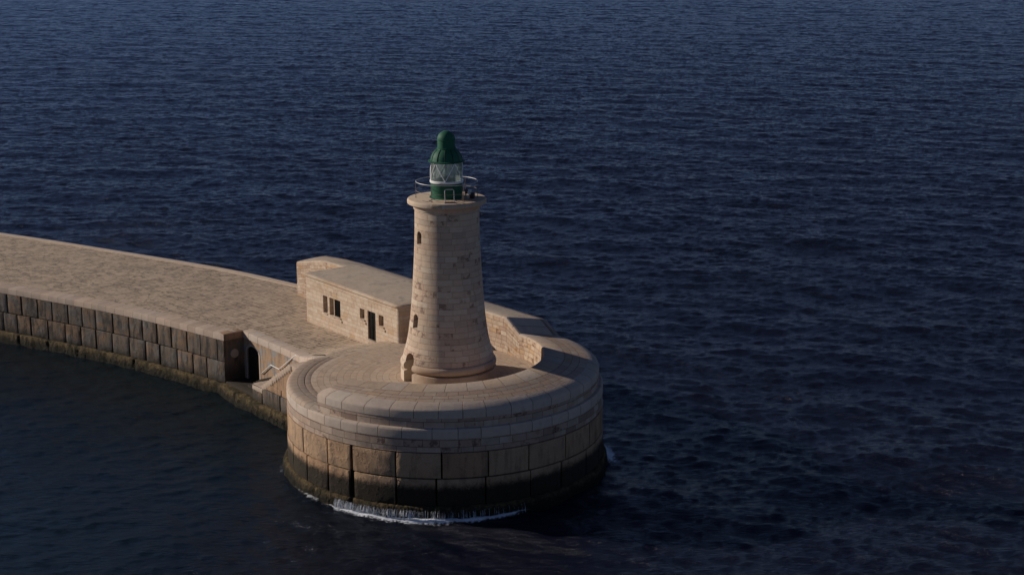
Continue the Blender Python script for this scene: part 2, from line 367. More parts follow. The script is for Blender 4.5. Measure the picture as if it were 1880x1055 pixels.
def glassmat():
    t = NT('lantern_glass')
    gl = t.n('ShaderNodeBsdfGlossy'); gl.inputs['Roughness'].default_value = 0.04; gl.inputs['Color'].default_value = (0.9, 0.95, 0.95, 1)
    tr = t.n('ShaderNodeBsdfTransparent'); tr.inputs['Color'].default_value = (0.80, 0.88, 0.85, 1)
    df = t.n('ShaderNodeBsdfTranslucent'); df.inputs['Color'].default_value = (0.62, 0.68, 0.64, 1)
    d2 = t.n('ShaderNodeBsdfDiffuse'); d2.inputs['Color'].default_value = (0.50, 0.55, 0.52, 1)
    ms = t.n('ShaderNodeMixShader'); ms.inputs[0].default_value = 0.45; t.l(df.outputs[0], ms.inputs[1]); t.l(d2.outputs[0], ms.inputs[2])
    m0 = t.n('ShaderNodeMixShader'); t.l(t.sm(t.noise(1.6, 3), 0.3, 0.7, 0.36, 0.5), m0.inputs[0])
    t.l(tr.outputs[0], m0.inputs[1]); t.l(ms.outputs[0], m0.inputs[2])
    fr = t.n('ShaderNodeFresnel'); fr.inputs[0].default_value = 1.45
    m1 = t.n('ShaderNodeMixShader'); t.l(fr.outputs[0], m1.inputs[0]); t.l(m0.outputs[0], m1.inputs[1]); t.l(gl.outputs[0], m1.inputs[2])
    t.l(m1.outputs[0], t.out.inputs[0]); return t.m
M['glass'] = glassmat()
def lensmat():
    t = NT('lens_glass')
    t.b.inputs['Base Color'].default_value = (0.75, 0.8, 0.78, 1); t.b.inputs['Roughness'].default_value = 0.08
    t.b.inputs['Transmission Weight'].default_value = 0.5; t.b.inputs['IOR'].default_value = 1.5
    return t.m
M['lens'] = lensmat()

# ------------------------------------------------------------------ light, sky, camera
SUN_AZ = (-0.966, 0.26); EL = R(22.0)
w = bpy.data.worlds.new('World'); scene.world = w; w.use_nodes = True
nt = w.node_tree; bg = nt.nodes['Background']
sky = nt.nodes.new('ShaderNodeTexSky'); sky.sky_type = 'NISHITA'; sky.sun_disc = False
sky.sun_elevation = EL; sky.sun_rotation = math.atan2(SUN_AZ[0], SUN_AZ[1]); sky.air_density = 0.55; sky.dust_density = 0.0; sky.ozone_density = 4.0; sky.altitude = 1500
tint = nt.nodes.new('ShaderNodeMix'); tint.data_type = 'RGBA'; tint.blend_type = 'MULTIPLY'; tint.inputs[0].default_value = 1.0; tint.inputs[7].default_value = (1.14, 0.925, 0.90, 1)
nt.links.new(sky.outputs[0], tint.inputs[6]); nt.links.new(tint.outputs[2], bg.inputs[0]); bg.inputs[1].default_value = 0.075
sl = bpy.data.lights.new('sun', 'SUN'); sl.energy = 4.7; sl.angle = R(0.55); sl.color = (1.0, 0.905, 0.80)
so = bpy.data.objects.new('sun', sl); COL.objects.link(so)
so.rotation_euler = Vector((-SUN_AZ[0]*math.cos(EL), -SUN_AZ[1]*math.cos(EL), -math.sin(EL))).to_track_quat('-Z', 'Y').to_euler()
so.location = (-60, 16, 40)
cam = bpy.data.cameras.new('camera'); cam.sensor_width = 36; cam.lens = 36 * 2800 / 1880; cam.clip_end = 30000; cam.clip_start = 0.5
co = bpy.data.objects.new('camera', cam); COL.objects.link(co)
co.location = (4.15, -94.1, 34.0); co.rotation_euler = (R(90 - 13.5), 0, 0)
scene.camera = co
vs = scene.view_settings; vs.view_transform = 'Standard'; vs.look = 'None'; vs.gamma = 1; vs.exposure = -0.16

# ------------------------------------------------------------------ plan of the place (metres, z = 0 is the sea)
EX, EY = 0.62, -0.785                 # along the straight end of the mole, towards the tower
NX, NY = 0.785, 0.62                  # across it, from the harbour to the open sea
DC = (-0.15, 0.0)                     # centre of the round head
ZT = 5.6                              # terrace round the tower
ZD = 4.56                             # deck of the mole
def smooth(t): t = min(1, max(0, t)); return t*t*(3-2*t)
def zdeck(x, y):
    r = math.hypot(x - DC[0], y - DC[1])
    return ZD + (ZT - 0.012 - ZD) * smooth((13.6 - r) / (13.6 - 8.7))
def catmull(P, step):
    P = [Vector(p) for p in P]; out = []
    P = [P[0]*2 - P[1]] + P + [P[-1]*2 - P[-2]]
    for i in range(1, len(P) - 2):
        L = (P[i+1] - P[i]).length; k = max(2, int(L / step))
        for j in range(k):
            t = j / k
            out.append(0.5*((2*P[i]) + (-P[i-1]+P[i+1])*t + (2*P[i-1]-5*P[i]+4*P[i+1]-P[i+2])*t*t + (-P[i-1]+3*P[i]-3*P[i+1]+P[i+2])*t**3))
    out.append(P[-2]); return out
class Path:
    def __init__(s, pts):
        s.p = [Vector((p[0], p[1])) for p in pts]; s.s = [0.0]
        for a, b in zip(s.p, s.p[1:]): s.s.append(s.s[-1] + (b-a).length)
        s.L = s.s[-1]
    def at(s, d):
        d = min(max(d, 0), s.L - 1e-6)
        i = int(np.searchsorted(s.s, d, 'right')) - 1
        i = min(i, len(s.p) - 2)
        t = (d - s.s[i]) / (s.s[i+1] - s.s[i])
        return s.p[i].lerp(s.p[i+1], t)
    def frame(s, d):
        a = s.at(max(0, d - 0.4)); b = s.at(min(s.L, d + 0.4)); t = (b - a).normalized()
        return s.at(d), t, Vector((-t.y, t.x))      # left normal
    def off(s, d, o, z):
        p, t, n = s.frame(d); q = p + n*o; return (q.x, q.y, z)
O = Vector((-16.95, 13.7))
def loc(e, n, z): return (O.x + EX*e + NX*n, O.y + EY*e + NY*n, z)
near = Path(catmull([(-92, 47.5), (-75, 43.2), (-62, 39.4), (-50.3, 34.7), (-44.4, 31.9), (-38.54, 28.73), (-33.06, 25.51), (-27.77, 22.18), (-22.61, 18.36), (O.x, O.y)], 0.5))
far_pts = [(-92, 70), (-75, 64.5), (-60, 58.2), (-45.5, 51), (-32.3, 42.9), (-20.5, 35.1), (-12.4, 28.35)]
TAN = 39.0
oT = (DC[0] + 9.9*math.cos(R(TAN)), DC[1] + 9.9*math.sin(R(TAN)))   # where the round head becomes the straight sea wall
far = Path(catmull(far_pts, 0.6))
# harbour edge of the deck behind the stair recess, then on to the round head
wpath = Path([loc(0, 1.6, 0), loc(3, 1.6, 0), loc(6, 1.6, 0), loc(8.0, 1.52, 0)] + [Vector(p) for p in catmull([loc(8.0, 1.52, 0)[:2], loc(10.0, 1.05, 0)[:2], loc(11.6, 0.75, 0)[:2], (-9.35, 4.1)], 0.3)[1:]])

def wob(x, k=1.0): return k*(math.sin(x*1.7) + math.sin(x*3.1 + 1.3)*0.6 + math.sin(x*7.3+0.4)*0.3)

def blocks(mb, pt, s0, s1, z0, z1, lens, gap, depth, rough=0.02, seg=4, skip=0.0, tonef=None, zseg=3, brk=None, brkgap=0.2):
    """A course of big blocks with open joints; pt(s, out, z) gives the point on the wall."""
    s = s0; k = 0
    while s < s1 - 0.3:
        L = lens(k); e = min(s + L, s1)
        if brk is not None and s < brk - 0.3 and e > brk - 1.0: e = brk
        if s1 - e < 0.6: e = s1
        g = gap(k)
        a, b = s + g/2, e - g/2
        if brk is not None and abs(s - brk) < 1e-6: a = s + brkgap*0.45
        if brk is not None and abs(e - brk) < 1e-6: b = e - brkgap*0.55
        zt, zb = z1 - 0.028, z0 + 0.02
        mb.t = random.random() if tonef is None else tonef(k)
        ss = [a, a + 0.008, a + 0.03] + [a + (b-a)*i/seg for i in range(1, seg)] + [b - 0.03, b - 0.008, b]
        zs = [zb, zb + 0.008, zb + 0.03] + [zb + (zt-zb)*i/zseg for i in range(1, zseg)] + [zt - 0.03, zt - 0.008, zt]
        dd = depth + random.uniform(-1, 1) * rough
        P = []
        for i, x in enumerate(ss):
            row = []
            for j, z in enumerate(zs):
                bi = min(i, len(ss)-1-i); bj = min(j, len(zs)-1-j); q = min(bi, bj)
                o = -0.12 if q == 0 else dd*0.75 if q == 1 else dd + random.uniform(-1, 1)*rough*0.5
                row.append(pt(x, o, z))
            P.append(row)
        mb.grid(P, [[(x, z) for z in zs] + [(x, zs[-1])] for x in ss])
        s = e; k += 1

# ------------------------------------------------------------------ breakwater (the mole)
bw = thing('breakwater', 'long curved stone breakwater with rough paved deck and stained block walls', 'breakwater')
bw.location = (0, 0, 0)
npt = lambda s, o, z: near.off(s, -o, z)
# core behind the joints
mb = MB(); ns = [near.L*i/200 for i in range(201)]
mb.sweep([[near.off(s, 0.06, -2.0), near.off(s, 0.06, 4.12)] for s in ns])
mb.build('wall_core', M['dark_joint'], bw)
mb = MB()
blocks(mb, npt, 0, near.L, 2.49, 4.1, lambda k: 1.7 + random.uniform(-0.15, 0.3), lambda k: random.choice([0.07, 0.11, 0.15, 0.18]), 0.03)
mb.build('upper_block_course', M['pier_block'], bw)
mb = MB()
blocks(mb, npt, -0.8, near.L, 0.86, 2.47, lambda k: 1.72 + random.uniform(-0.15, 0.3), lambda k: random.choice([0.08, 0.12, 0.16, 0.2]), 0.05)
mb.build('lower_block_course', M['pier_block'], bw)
# weedy ledge at the water: from the far left to the round head, along the quay of the stairs too
lpath = Path([tuple(near.at(s)) for s in np.linspace(0, near.L - 0.3, 140)] + [loc(1.0, -0.22, 0)[:2], loc(3.0, -0.42, 0)[:2], loc(4.6, -0.4, 0)[:2], loc(6.5, -0.3, 0)[:2], loc(9, -0.25, 0)[:2], loc(12.8, -0.2, 0)[:2]])
mb = MB(); secs = []
nl = int(lpath.L / 0.16)
for i in range(nl + 1):
    s = lpath.L*i/nl
    j = lambda k: random.uniform(-1, 1)*k
    lump = 0.02*wob(s*0.8) + 0.02*wob(s*2.3+2)
    gapn = -0.10 if (s % 3.3) < 0.16 else 0
    secs.append([lpath.off(s, 0.35, 0.86 + j(0.008)), lpath.off(s, -0.10, 0.86 + j(0.02) + gapn), lpath.off(s, -0.24 - lump*0.6 - gapn + j(0.035), 0.84 + j(0.03)), lpath.off(s, -0.31 - lump - gapn + j(0.03), 0.76 + j(0.04)),
                 lpath.off(s, -0.32 - lump - gapn + j(0.05), 0.5 + j(0.04)), lpath.off(s, -0.35 - lump + j(0.05) - gapn, 0.24 + j(0.05)), lpath.off(s, -0.37 - lump + j(0.04), 0.0), lpath.off(s, -0.45, -0.5), lpath.off(s, -0.55, -2)])
mb.sweep(secs)
mb.build('weedy_ledge', M['ledge'], bw, angle=60)
# harbour-side coping
def coping(path, s0, s1, wid, z0, z1f, ins=0.0, step=0.35, over=0.04, r=0.09):
    mb = MB(); secs = []; n = max(2, int((s1-s0)/step))
    for i in range(n+1):
        s = s0 + (s1-s0)*i/n
        zt = z1f(s); zb = z0(s) if callable(z0) else z0
        secs.append([path.off(s, 0.0, zb), path.off(s, -over, zb + 0.004), path.off(s, -over, zt - r), path.off(s, -over + r*0.3, zt - r*0.3), path.off(s, -over + r, zt), path.off(s, wid, zt + 0.01), path.off(s, wid, zt - 0.25)])
    mb.sweep(secs); mb.cap(secs[0]); mb.cap(secs[-1][::-1])
    return mb
chips = lambda s: 4.59 - (0.02*abs(math.sin(s*1.7)))
coping(near, 0, near.L + 0.05, 1.22, 4.1, lambda s: 4.59).build('coping', M['pier_coping'], bw)
def wz(s):
    p = wpath.at(s); return zdeck(p.x, p.y) + 0.035
coping(wpath, -0.2, wpath.L, 0.78, lambda s: wz(s) - 0.5, wz, over=0.05).build('coping', M['coping'], bw)
# end wall of the recess, return block and recess wall with the gate arch
mb = MB()
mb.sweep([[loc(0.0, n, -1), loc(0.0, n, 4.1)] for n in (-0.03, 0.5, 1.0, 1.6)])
mb.build('return_wall', M['return_shade'], bw)
mb = MB()
mb.box(loc(-0.42, 0.78, 4.345), 0.9, 1.64, 0.505, (EX, EY, 0), (NX, NY, 0), bev=0.05)
mb.build('corner_stone', M['sidewall'], bw)
mb = MB(); mb.t = 0.5
c0 = Vector(loc(0.012, 0.80, 3.02)); segs = 28
P = [[tuple(c0 + Vector((NX, NY, 0))*rr*math.cos(a) + Vector((0, 0, 1))*rr*math.sin(a) + Vector((EX, EY, 0))*oo) for a in np.linspace(0, 2*PI, segs, endpoint=False)] for rr, oo in ((0.33, -0.05), (0.33, 0.02), (0.30, 0.035), (0.12, 0.035), (0.01, 0.035))]
mb.grid(P, None, True)
mb.build('round_patch', M['steps'], bw)
# recess wall: a slab with an arched opening
def archpts(e0, e1, zb, zs, n=14):
    c = (e0+e1)/2; r = (e1-e0)/2
    return [(e0, zb), (e0, zs)] + [(c - r*math.cos(a), zs + r*0.62*math.sin(a)) for a in np.linspace(0, PI, n)[1:-1]] + [(e1, zs), (e1, zb)]
mb = MB(); wt = 0.35
secs = []
nW = 60
mb.t = 0.5
def wtop(s): return wz(s) - 0.49
for i in range(nW+1):
    s = wpath.L*i/nW; zt = wtop(s)
    secs.append([wpath.off(s, wt, zt), wpath.off(s, 0, zt), wpath.off(s, 0, -1), wpath.off(s, wt, -1)])
mb.sweep(secs, wrap=True)
mb.cap(secs[0]); mb.cap(secs[-1][::-1])
rw = mb.build('recess_wall', M['render'], bw)
A = archpts(0.48, 2.22, 0.92, 3.12)
cb = MB(); cb.t = 0.5
f0 = [loc(e, 1.4, z) for e, z in A]; f1 = [loc(e, 1.82, z) for e, z in A]
cb.grid([f0, f1], None, True); cb.cap(f0); cb.cap(f1[::-1])
cut = cb.build('cut', M['render'])
boolean_cut(rw, [cut]); drop([cut])
# the arched surround and the barred gate leaf
mb = MB()
Ao = archpts(0.28, 2.42, 0.92, 3.12)
inn = [loc(e, 1.575, z) for e, z in A]; outr = [loc(e, 1.575, z) for e, z in Ao]; ou2 = [loc(e, 1.62, z) for e, z in Ao]; in2 = [loc(e, 1.80, z) for e, z in A]
mb.grid([ou2, outr, inn, in2])
mb.build('gate_surround', M['steps'], bw)
gate = MB()
f0 = [loc(e, 1.70, z) for e, z in archpts(0.49, 2.21, 0.93, 3.12)]; f1 = [loc(e, 1.76, z) for e, z in archpts(0.49, 2.21, 0.93, 3.12)]
gate.grid([f0, f1], None, True); gate.cap(f0); gate.cap(f1)
gobj = gate.build('gate', M['black'], bw)
for k in range(11):
    e = 0.62 + k*0.146; c = 1.35; zt = 3.10 + 0.54*math.sqrt(max(0.0, 1 - ((e-c)/0.87)**2))
    b = MB(); b.box(loc(e, 1.675, (0.95+zt)/2), 0.045, 0.05, zt - 0.97, (EX, EY, 0), (NX, NY, 0), bev=0.008)
    b.build('gate_bar', M['iron'], gobj)
# deck of the mole
mb = MB(); P = []; UV = []
rim = []
for i in range(121):
    s = near.L*i/120; q = near.off(s, 1.2, 0); rim.append((q[0], q[1]))
for i in range(1, 60):
    s = wpath.L*i/60; q = wpath.off(s, 0.74, 0); rim.append((q[0], q[1]))
nf = len(rim)
# opposite edge
opp = [tuple(far.at(far.L*i/120)) for i in range(121)]
iT = (DC[0]+7.5*math.cos(R(TAN)), DC[1]+7.5*math.sin(R(TAN)))
for i in range(1, 60):
    t = i/60; opp.append((opp[120][0] + (8.6 - opp[120][0])*t, opp[120][1] + (3.0 - opp[120][1])*t))
ul = 0.0
for i in range(nf):
    if i: ul += 0.5*(math.dist(rim[i], rim[i-1]) + math.dist(opp[i], opp[i-1]))
    row = []; uvr = []
    W_ = math.dist(rim[i], opp[i])
    for j in range(31):
        t = j/30; x = rim[i][0] + (opp[i][0]-rim[i][0])*t; y = rim[i][1] + (opp[i][1]-rim[i][1])*t
        row.append((x, y, zdeck(x, y) + 0.02*math.sin(x*0.9+y*0.4)*math.sin(y*0.8)*(1 if math.hypot(x, y) > 14 else 0)))
        # rows of paving run square across the mole
        uvr.append((0.62*x - 0.785*y + 0.004*(y-x)**2*0.1, 0.785*x + 0.62*y))
    P.append(row); UV.append(uvr)
mb.grid(P, UV)
mb.build('deck', M['deck'], bw)
# sea-side kerb and sea-side face
mb = MB(); secs = []
for i in range(161):
    s = far.L*i/160
    secs.append([far.off(s, -0.75, 4.4), far.off(s, -0.75, 4.60), far.off(s, -0.70, 4.64), far.off(s, -0.06, 4.64), far.off(s, 0, 4.58), far.off(s, 0.0, 4.2), far.off(s, 0.12, 4.1), far.off(s, 0.25, -2)])
mb.sweep(secs)
mb.build('sea_kerb', M['pale_kerb'], bw)

# ------------------------------------------------------------------ round pier head
ph = thing('pier_head', 'round stone pier head with big rough blocks under coursed masonry', 'pier head')
dpt = lambda s, o, z: (DC[0] + (10.12+o)*math.cos(s/10.12), DC[1] + (10.12+o)*math.sin(s/10.12), z)
A0, A1 = R(152), R(360 + TAN + 6)
mb = MB(); mb.revolve([(10.02, -2), (10.02, 4.0)], 140, *DC, A0 - 0.1, A1)
mb.build('core', M['dark_joint'], ph)
random.seed(21)
mb = MB()
glist = {}
def ugap(k): return random.choice([0.06, 0.08, 0.11, 0.14])
blocks(mb, dpt, 10.12*A0, 10.12*A1, 2.37, 3.95, lambda k: random.choice([2.3, 2.6, 2.9, 2.75, 2.1]), ugap, 0.03, seg=8, rough=0.018, brk=10.12*R(180 + 59.2), brkgap=0.20)
mb.build('upper_block_course', M['drum_block'], ph)
mb = MB()
blocks(mb, dpt, 10.12*A0 - 1.3, 10.12*A1, 0.64, 2.35, lambda k: random.choice([2.4, 2.7, 2.9, 2.6, 2.2]), ugap, 0.05, seg=8, rough=0.025, brk=10.12*R(180 + 59.2) + 0.02, brkgap=0.36)
mb.build('lower_block_course', M['drum_block'], ph)
# weedy ledge round the foot
mb = MB(); secs = []; n = 640
for i in range(n+1):
    a = A0 + 0.02 + (A1 - A0)*i/n; s = a*10.1
    j = lambda k: random.uniform(-1, 1)*k
    lump = 0.04*wob(s*0.7) + 0.02*wob(s*2.1+2)
    cutn = 0.26*max(0.0, 1 - abs(a - R(180 + 59.2))/0.022)
    prof = [(9.9, 0.66), (10.28 + j(0.01) - cutn, 0.66 + j(0.03)), (10.36 + lump*0.5 + j(0.02) - cutn, 0.58 + j(0.04)), (10.43 + lump + j(0.03) - cutn, 0.34 + j(0.04)), (10.48 + lump + j(0.04) - cutn, 0.05 + j(0.04)), (10.53 + lump + j(0.03), -0.25), (10.6, -0.6), (10.7, -2)]
    secs.append([(DC[0]+r*math.cos(a), DC[1]+r*math.sin(a), z) for r, z in prof])
mb.sweep(secs)
mb.build('weedy_ledge', M['ledge'], ph, angle=60)
# coursed masonry between the blocks and the terrace
mb = MB(); mb.revolve([(9.9, 3.96), (10.13, 3.962), (10.15, 3.99), (10.13, 4.0), (10.12, 4.78)], 140, *DC, A0, A1, uscale=10.1, vbase=0.22)
mb.build('masonry_course', M['wallstone'], ph)
mb = MB(); mb.revolve([(10.1, 4.785), (10.135, 4.79), (10.135, 5.22), (10.115, 5.30), (10.06, 5.36), (9.85, 5.385)], 140, *DC, A0, A1, uscale=10.1)
mb.build('string_course', M['coping'], ph)
mb = MB(); secs = []; us_ = []
for k in range(86):
    a = A0 - 0.01 + (R(236) - A0)*k/85
    f = smooth((math.degrees(a) - 213)/17)
    row = []
    f0 = 1 - smooth((math.degrees(a) - 150.5)/9)
    for r, z in [(10.10, 5.25), (10.118, 5.30), (10.115, 5.37), (10.085, 5.47), (10.01, 5.55), (9.90, 5.59), (9.78, 5.60), (9.02, 5.612), (8.99, 5.60), (8.985, 5.54)]:
        if r > 9.8: z = z + (min(z, 5.32) - z)*f; r = r + (min(r, 9.98) - r)*f
        qx, qy = DC[0] + r*math.cos(a), DC[1] + r*math.sin(a)
        z = z + (zdeck(qx, qy) + (z - 5.60) + 0.004 - z)*f0
        row.append((qx, qy, z))
    secs.append(row); us_.append(a*9.5)
mb.sweep(secs, us_)
mb.build('kerb', M['ring'], ph)
mb = MB(); secs = []; us_ = []
for k in range(71):
    a = A0 - 0.01 + (R(235) - A0)*k/70
    f0 = 1 - smooth((math.degrees(a) - 150.5)/9); row = []
    for r, z in [(8.955, 5.54), (8.95, 5.60), (8.60, 5.604), (8.585, 5.597)]:
        qx, qy = DC[0] + r*math.cos(a), DC[1] + r*math.sin(a)
        row.append((qx, qy, z + (zdeck(qx, qy) + (z - 5.60) + 0.004 - z)*f0))
    secs.append(row); us_.append(a*8.8)
mb.sweep(secs, us_)
mb.build('kerb', M['ring'], ph)
mb = MB()
rr = [8.58 - k*0.42 for k in range(0, 19)]
mb.revolve([(r, 5.6 - (0.0 if r < 8 else 0.0)) for r in rr], 120, *DC, R(150), R(150) + 2*PI, uscale=5.5)
mb.build('terrace', M['terrace'], ph)

# ------------------------------------------------------------------ parapet: curved low part, ramp, straight high part
pw = thing('parapet_wall', 'thick pale parapet wall curving round the tower and rising behind the house', 'parapet wall')
IC = (-0.70, -0.30); IR = 6.85
OR_ = 9.88
tl = Vector((EX, EY))
oT = Vector((DC[0] + OR_*math.cos(R(TAN)), DC[1] + OR_*math.sin(R(TAN))))
iT = Vector((IC[0] + IR*math.cos(R(TAN)), IC[1] + IR*math.sin(R(TAN))))
back = Vector((-math.sin(R(TAN)), math.cos(R(TAN))))
ZI, ZO = 7.28, 6.52
def par_section(o, i, zo, zi, zb_o, zb_i):
    """outer foot .. rounded outer edge .. sloping top .. rounded inner edge .. inner foot"""
    d = (i - o); L = d.length; d = d/L
    P = lambda k, z: (o.x + d.x*k, o.y + d.y*k, z)
    sl = (zi - zo)/L
    r = 0.22
    outer = [P(0.03, zb_o), P(0.03, 5.94)]
    cop = [P(0.0, 5.945), P(0.0, zo - r*0.9), P(0.025, zo - r*0.55), P(0.085, zo - r*0.24), P(0.16, zo - 0.02), P(0.26, zo + sl*0.26 + 0.005), P(0.74, zo + sl*0.74 + 0.02)]
    top = [P(0.74, zo + sl*0.74 + 0.02), P(L*0.40, zo + sl*L*0.40 + 0.03), P(L*0.64, zo + sl*L*0.64 + 0.025), P(L - 0.16, zi - 0.015), P(L - 0.05, zi - 0.05), P(L, zi - 0.16)]
    inner = [P(L, zi - 0.16), P(L, zb_i)]
    return outer, cop, top, inner
secs = []
aS, aE = R(221.5), R(360 + TAN)
n = 110
for k in range(n+1):
    a = aS + (aE - aS)*k/n
    o = Vector((DC[0] + OR_*math.cos(a), DC[1] + OR_*math.sin(a)))
    # inner point on the eccentric inner circle
    b = R(231.7) + (R(360+TAN) - R(231.7))*k/n
    ir = IR + 0.85*max(0.0, 1 - k/n/0.16)**2
    i = Vector((IC[0] + ir*math.cos(b), IC[1] + ir*math.sin(b)))
    zi = ZI; zo = ZO
    secs.append((o, i, zo, zi))
straight = []
for d, f in ((0.0, 0.0), (0.02, 0.0), (0.35, 0.24), (0.75, 0.52), (1.15, 0.8), (1.42, 0.985), (1.55, 1.0), (3, 1), (6, 1), (10, 1), (14, 1), (18, 1), (21, 1), (24.1, 1.0)):
    dz = 0.86*f
    o = oT + back*d*1.0; i = iT + back*d
    straight.append((o, i, ZO + dz, ZI + dz))
straight += [(oT + back*26.5, iT + back*26.0, ZO + 0.80, ZI + 0.52), (oT + back*29.6, iT + back*28.4, ZO + 0.60, ZI + 0.02)]
S_low = [par_section(o, i, zo, zi, 5.37, 5.5) for o, i, zo, zi in secs]
mb = MB(); mb.sweep([s[0] for s in S_low]); mb.build('outer_course', M['wallstone'], pw)
mb = MB(); mb.sweep([s[1] for s in S_low]); mb.build('coping', M['coping'], pw)
mb = MB(); mb.sweep([s[2][:3] for s in S_low]); mb.build('curved_top', M['parapet_top'], pw)
mb = MB(); mb.sweep([s[2][2:] for s in S_low]); mb.build('inner_coping', M['inner_coping'], pw)
mb = MB(); mb.sweep([s[3] for s in S_low]); mb.build('inner_face', M['innerwall'], pw)
mb = MB()
e0 = S_low[0]; poly = e0[0] + e0[1] + e0[2][1:] + e0[3][1:]
mb.cap(poly, [(p[0]*0.6 + p[1]*0.8, p[2]) for p in poly]); mb.build('end_face', M['innerwall'], pw)
S_hi = [par_section(o, i, zo, zi, -2.0, 4.3) for o, i, zo, zi in straight]
mb = MB(); mb.sweep([s[0] + s[1][1:] for s in S_hi]); mb.build('sea_face', M['wallstone'], pw)
mb = MB(); mb.sweep([s[2] for s in S_hi[6:]]); mb.build('straight_top', M['roof'], pw)
mb = MB(); mb.sweep([s[2] for s in S_hi[:7]]); mb.build('ramp_top', M['coping'], pw, angle=20)
mb = MB(); mb.sweep([s[3] for s in S_hi]); 
for f in range(len(mb.uv)): pass
mb.build('inner_face', M['innerwall'], pw)
mb = MB(); e1 = S_hi[-1]; poly = e1[0] + e1[1] + e1[2][1:] + e1[3][1:]
mb.cap(poly, [(p[0]*0.6 + p[1]*0.8, p[2]) for p in poly]); mb.build('end_face', M['innerwall'], pw)

# ------------------------------------------------------------------ stone stairs in the recess
st = thing('stone_staircase', 'worn pale stone steps climbing from the low quay to the deck', 'staircase')
QN = -0.22
rise, run = 0.182, 0.29
steps = []
e = 6.45; z = 2.02
k = 0
prof = [(4.42, 2.0)]
while z < 4.55:
    steps.append((e + k*0, z)); k += 1; e += run; z += rise
def tread(e): return 2.0 + rise*max(0, math.floor((e - 5.85)/run) + 1) if e >= 5.85 else 2.0
nst = 14
mb = MB()
# low platform, its seaward end worn round
sec = []
for a, zt in ((4.40, 1.80), (4.44, 1.93), (4.52, 1.985), (4.68, 2.0), (5.2, 2.005), (5.9, 2.0)):
    ins = 0.12 if a < 4.42 else 0.05 if a < 4.5 else 0.0
    sec.append([loc(a, QN - 0.03 + ins, 1.56), loc(a, QN - 0.05 + ins, 1.62), loc(a, QN - 0.05 + ins, zt - 0.12), loc(a, QN + ins, zt - 0.03), loc(a, QN + 0.10 + ins, zt), loc(a, 1.6, zt)])
mb.sweep(sec); mb.cap([loc(4.40, 1.6, 1.0), loc(4.40, QN + 0.1, 1.0)] + sec[0][1:])
mb.build('landing', M['steps'], st, angle=50)
mb = MB()
for k in range(nst):
    e0 = 5.85 + k*run; zt = min(2.0 + rise*(k+1), 4.575)
    mb.box(loc(e0 + 0.22 + random.uniform(-0.012, 0.012), (1.6 + QN)/2 - 0.02, zt - 0.19), 0.44, 1.6 - QN + 0.05 + random.uniform(-0.02, 0.02), 0.38, (EX, EY, 0), (NX, NY, 0), bev=0.03)
mb.box(loc(5.85 + nst*run + 1.2, (1.6 + QN)/2, 4.37), 2.6, 1.6 - QN, 0.38, (EX, EY, 0), (NX, NY, 0), bev=0.03)
mb.build('steps', M['steps'], st, angle=50)
# lower flight beside the gate
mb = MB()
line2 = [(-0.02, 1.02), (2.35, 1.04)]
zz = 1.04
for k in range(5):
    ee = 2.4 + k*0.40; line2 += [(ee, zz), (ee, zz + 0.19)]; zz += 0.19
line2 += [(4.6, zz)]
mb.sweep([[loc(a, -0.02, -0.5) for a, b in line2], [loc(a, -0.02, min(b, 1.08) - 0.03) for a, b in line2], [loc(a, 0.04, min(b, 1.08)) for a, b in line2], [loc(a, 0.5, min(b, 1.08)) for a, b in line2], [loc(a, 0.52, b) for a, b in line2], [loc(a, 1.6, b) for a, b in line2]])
mb.build('lower_flight', M['wet_shade_step'], st)
# outer side wall: rough orange above, block course below
mb = MB(); mb.t = 0.5
secs = []
for i in range(61):
    a = 4.42 + (12.6-4.42)*i/60
    zt = 1.7 if a < 5.85 else min(2.0 + (a - 5.85)/run*rise - 0.12, 4.3)
    secs.append([loc(a, QN - 0.005, 2.45 if zt > 2.45 else zt - 0.002), loc(a, QN - 0.004, zt)])
mb.sweep(secs); mb.build('side_wall', M['sidewall'], st)
mb = MB(); random.seed(5)
blocks(mb, lambda s, o, z: loc(s, QN - o, z), 4.42, 12.6, 0.84, 2.0, lambda k: [1.45, 2.5, 2.0, 2.6][k % 4], lambda k: 0.13, 0.03, seg=5)
mb.build('lower_blocks', M['pier_block'], st)
mb = MB(); mb.t = .2
blocks(mb, lambda s, o, z: loc(s, QN - o, z), 6.4, 12.6, 2.0, 2.47, lambda k: 2.2, lambda k: 0.05, 0.02, seg=5)
mb.build('upper_blocks', M['sidewall'], st)
mb = MB(); mb.sweep([[loc(a, QN + 0.09, -1), loc(a, QN + 0.09, 2.0)] for a in (4.43, 8, 12.6)]); mb.sweep([[loc(4.46, q, -1), loc(4.46, q, 1.9)] for q in (QN + 0.05, 1.6)])
mb.build('core', M['dark_joint'], st)

hr = thing('handrail', 'white handrail fixed to the recess wall above the steps', 'handrail')
hn = 1.50
mb = MB()
pth = [loc(2.76, hn + 0.09, 1.90), loc(2.76, hn, 2.01), loc(4.11, hn, 2.94), loc(5.29, hn, 2.90), loc(7.69, hn, 4.48), loc(7.95, hn, 4.47), loc(8.0, hn + 0.02, 4.30)]
fine = []
for a, b in zip(pth, pth[1:]):
    for q in range(4): fine.append(Vector(a).lerp(Vector(b), q/4))
fine.append(Vector(pth[-1]))
mb.tube(fine, 0.032, 8); mb.build('rail', M['white'], hr)
for a, zz in ((2.95, 2.13), (4.3, 2.93), (5.4, 2.96), (6.6, 3.74), (7.75, 4.46)):
    b = MB(); b.tube([loc(a, hn, zz), loc(a, hn + 0.02, zz - 0.12), loc(a, hn + 0.12, zz - 0.16)], 0.018, 6); b.build('bracket', M['rail'], hr)

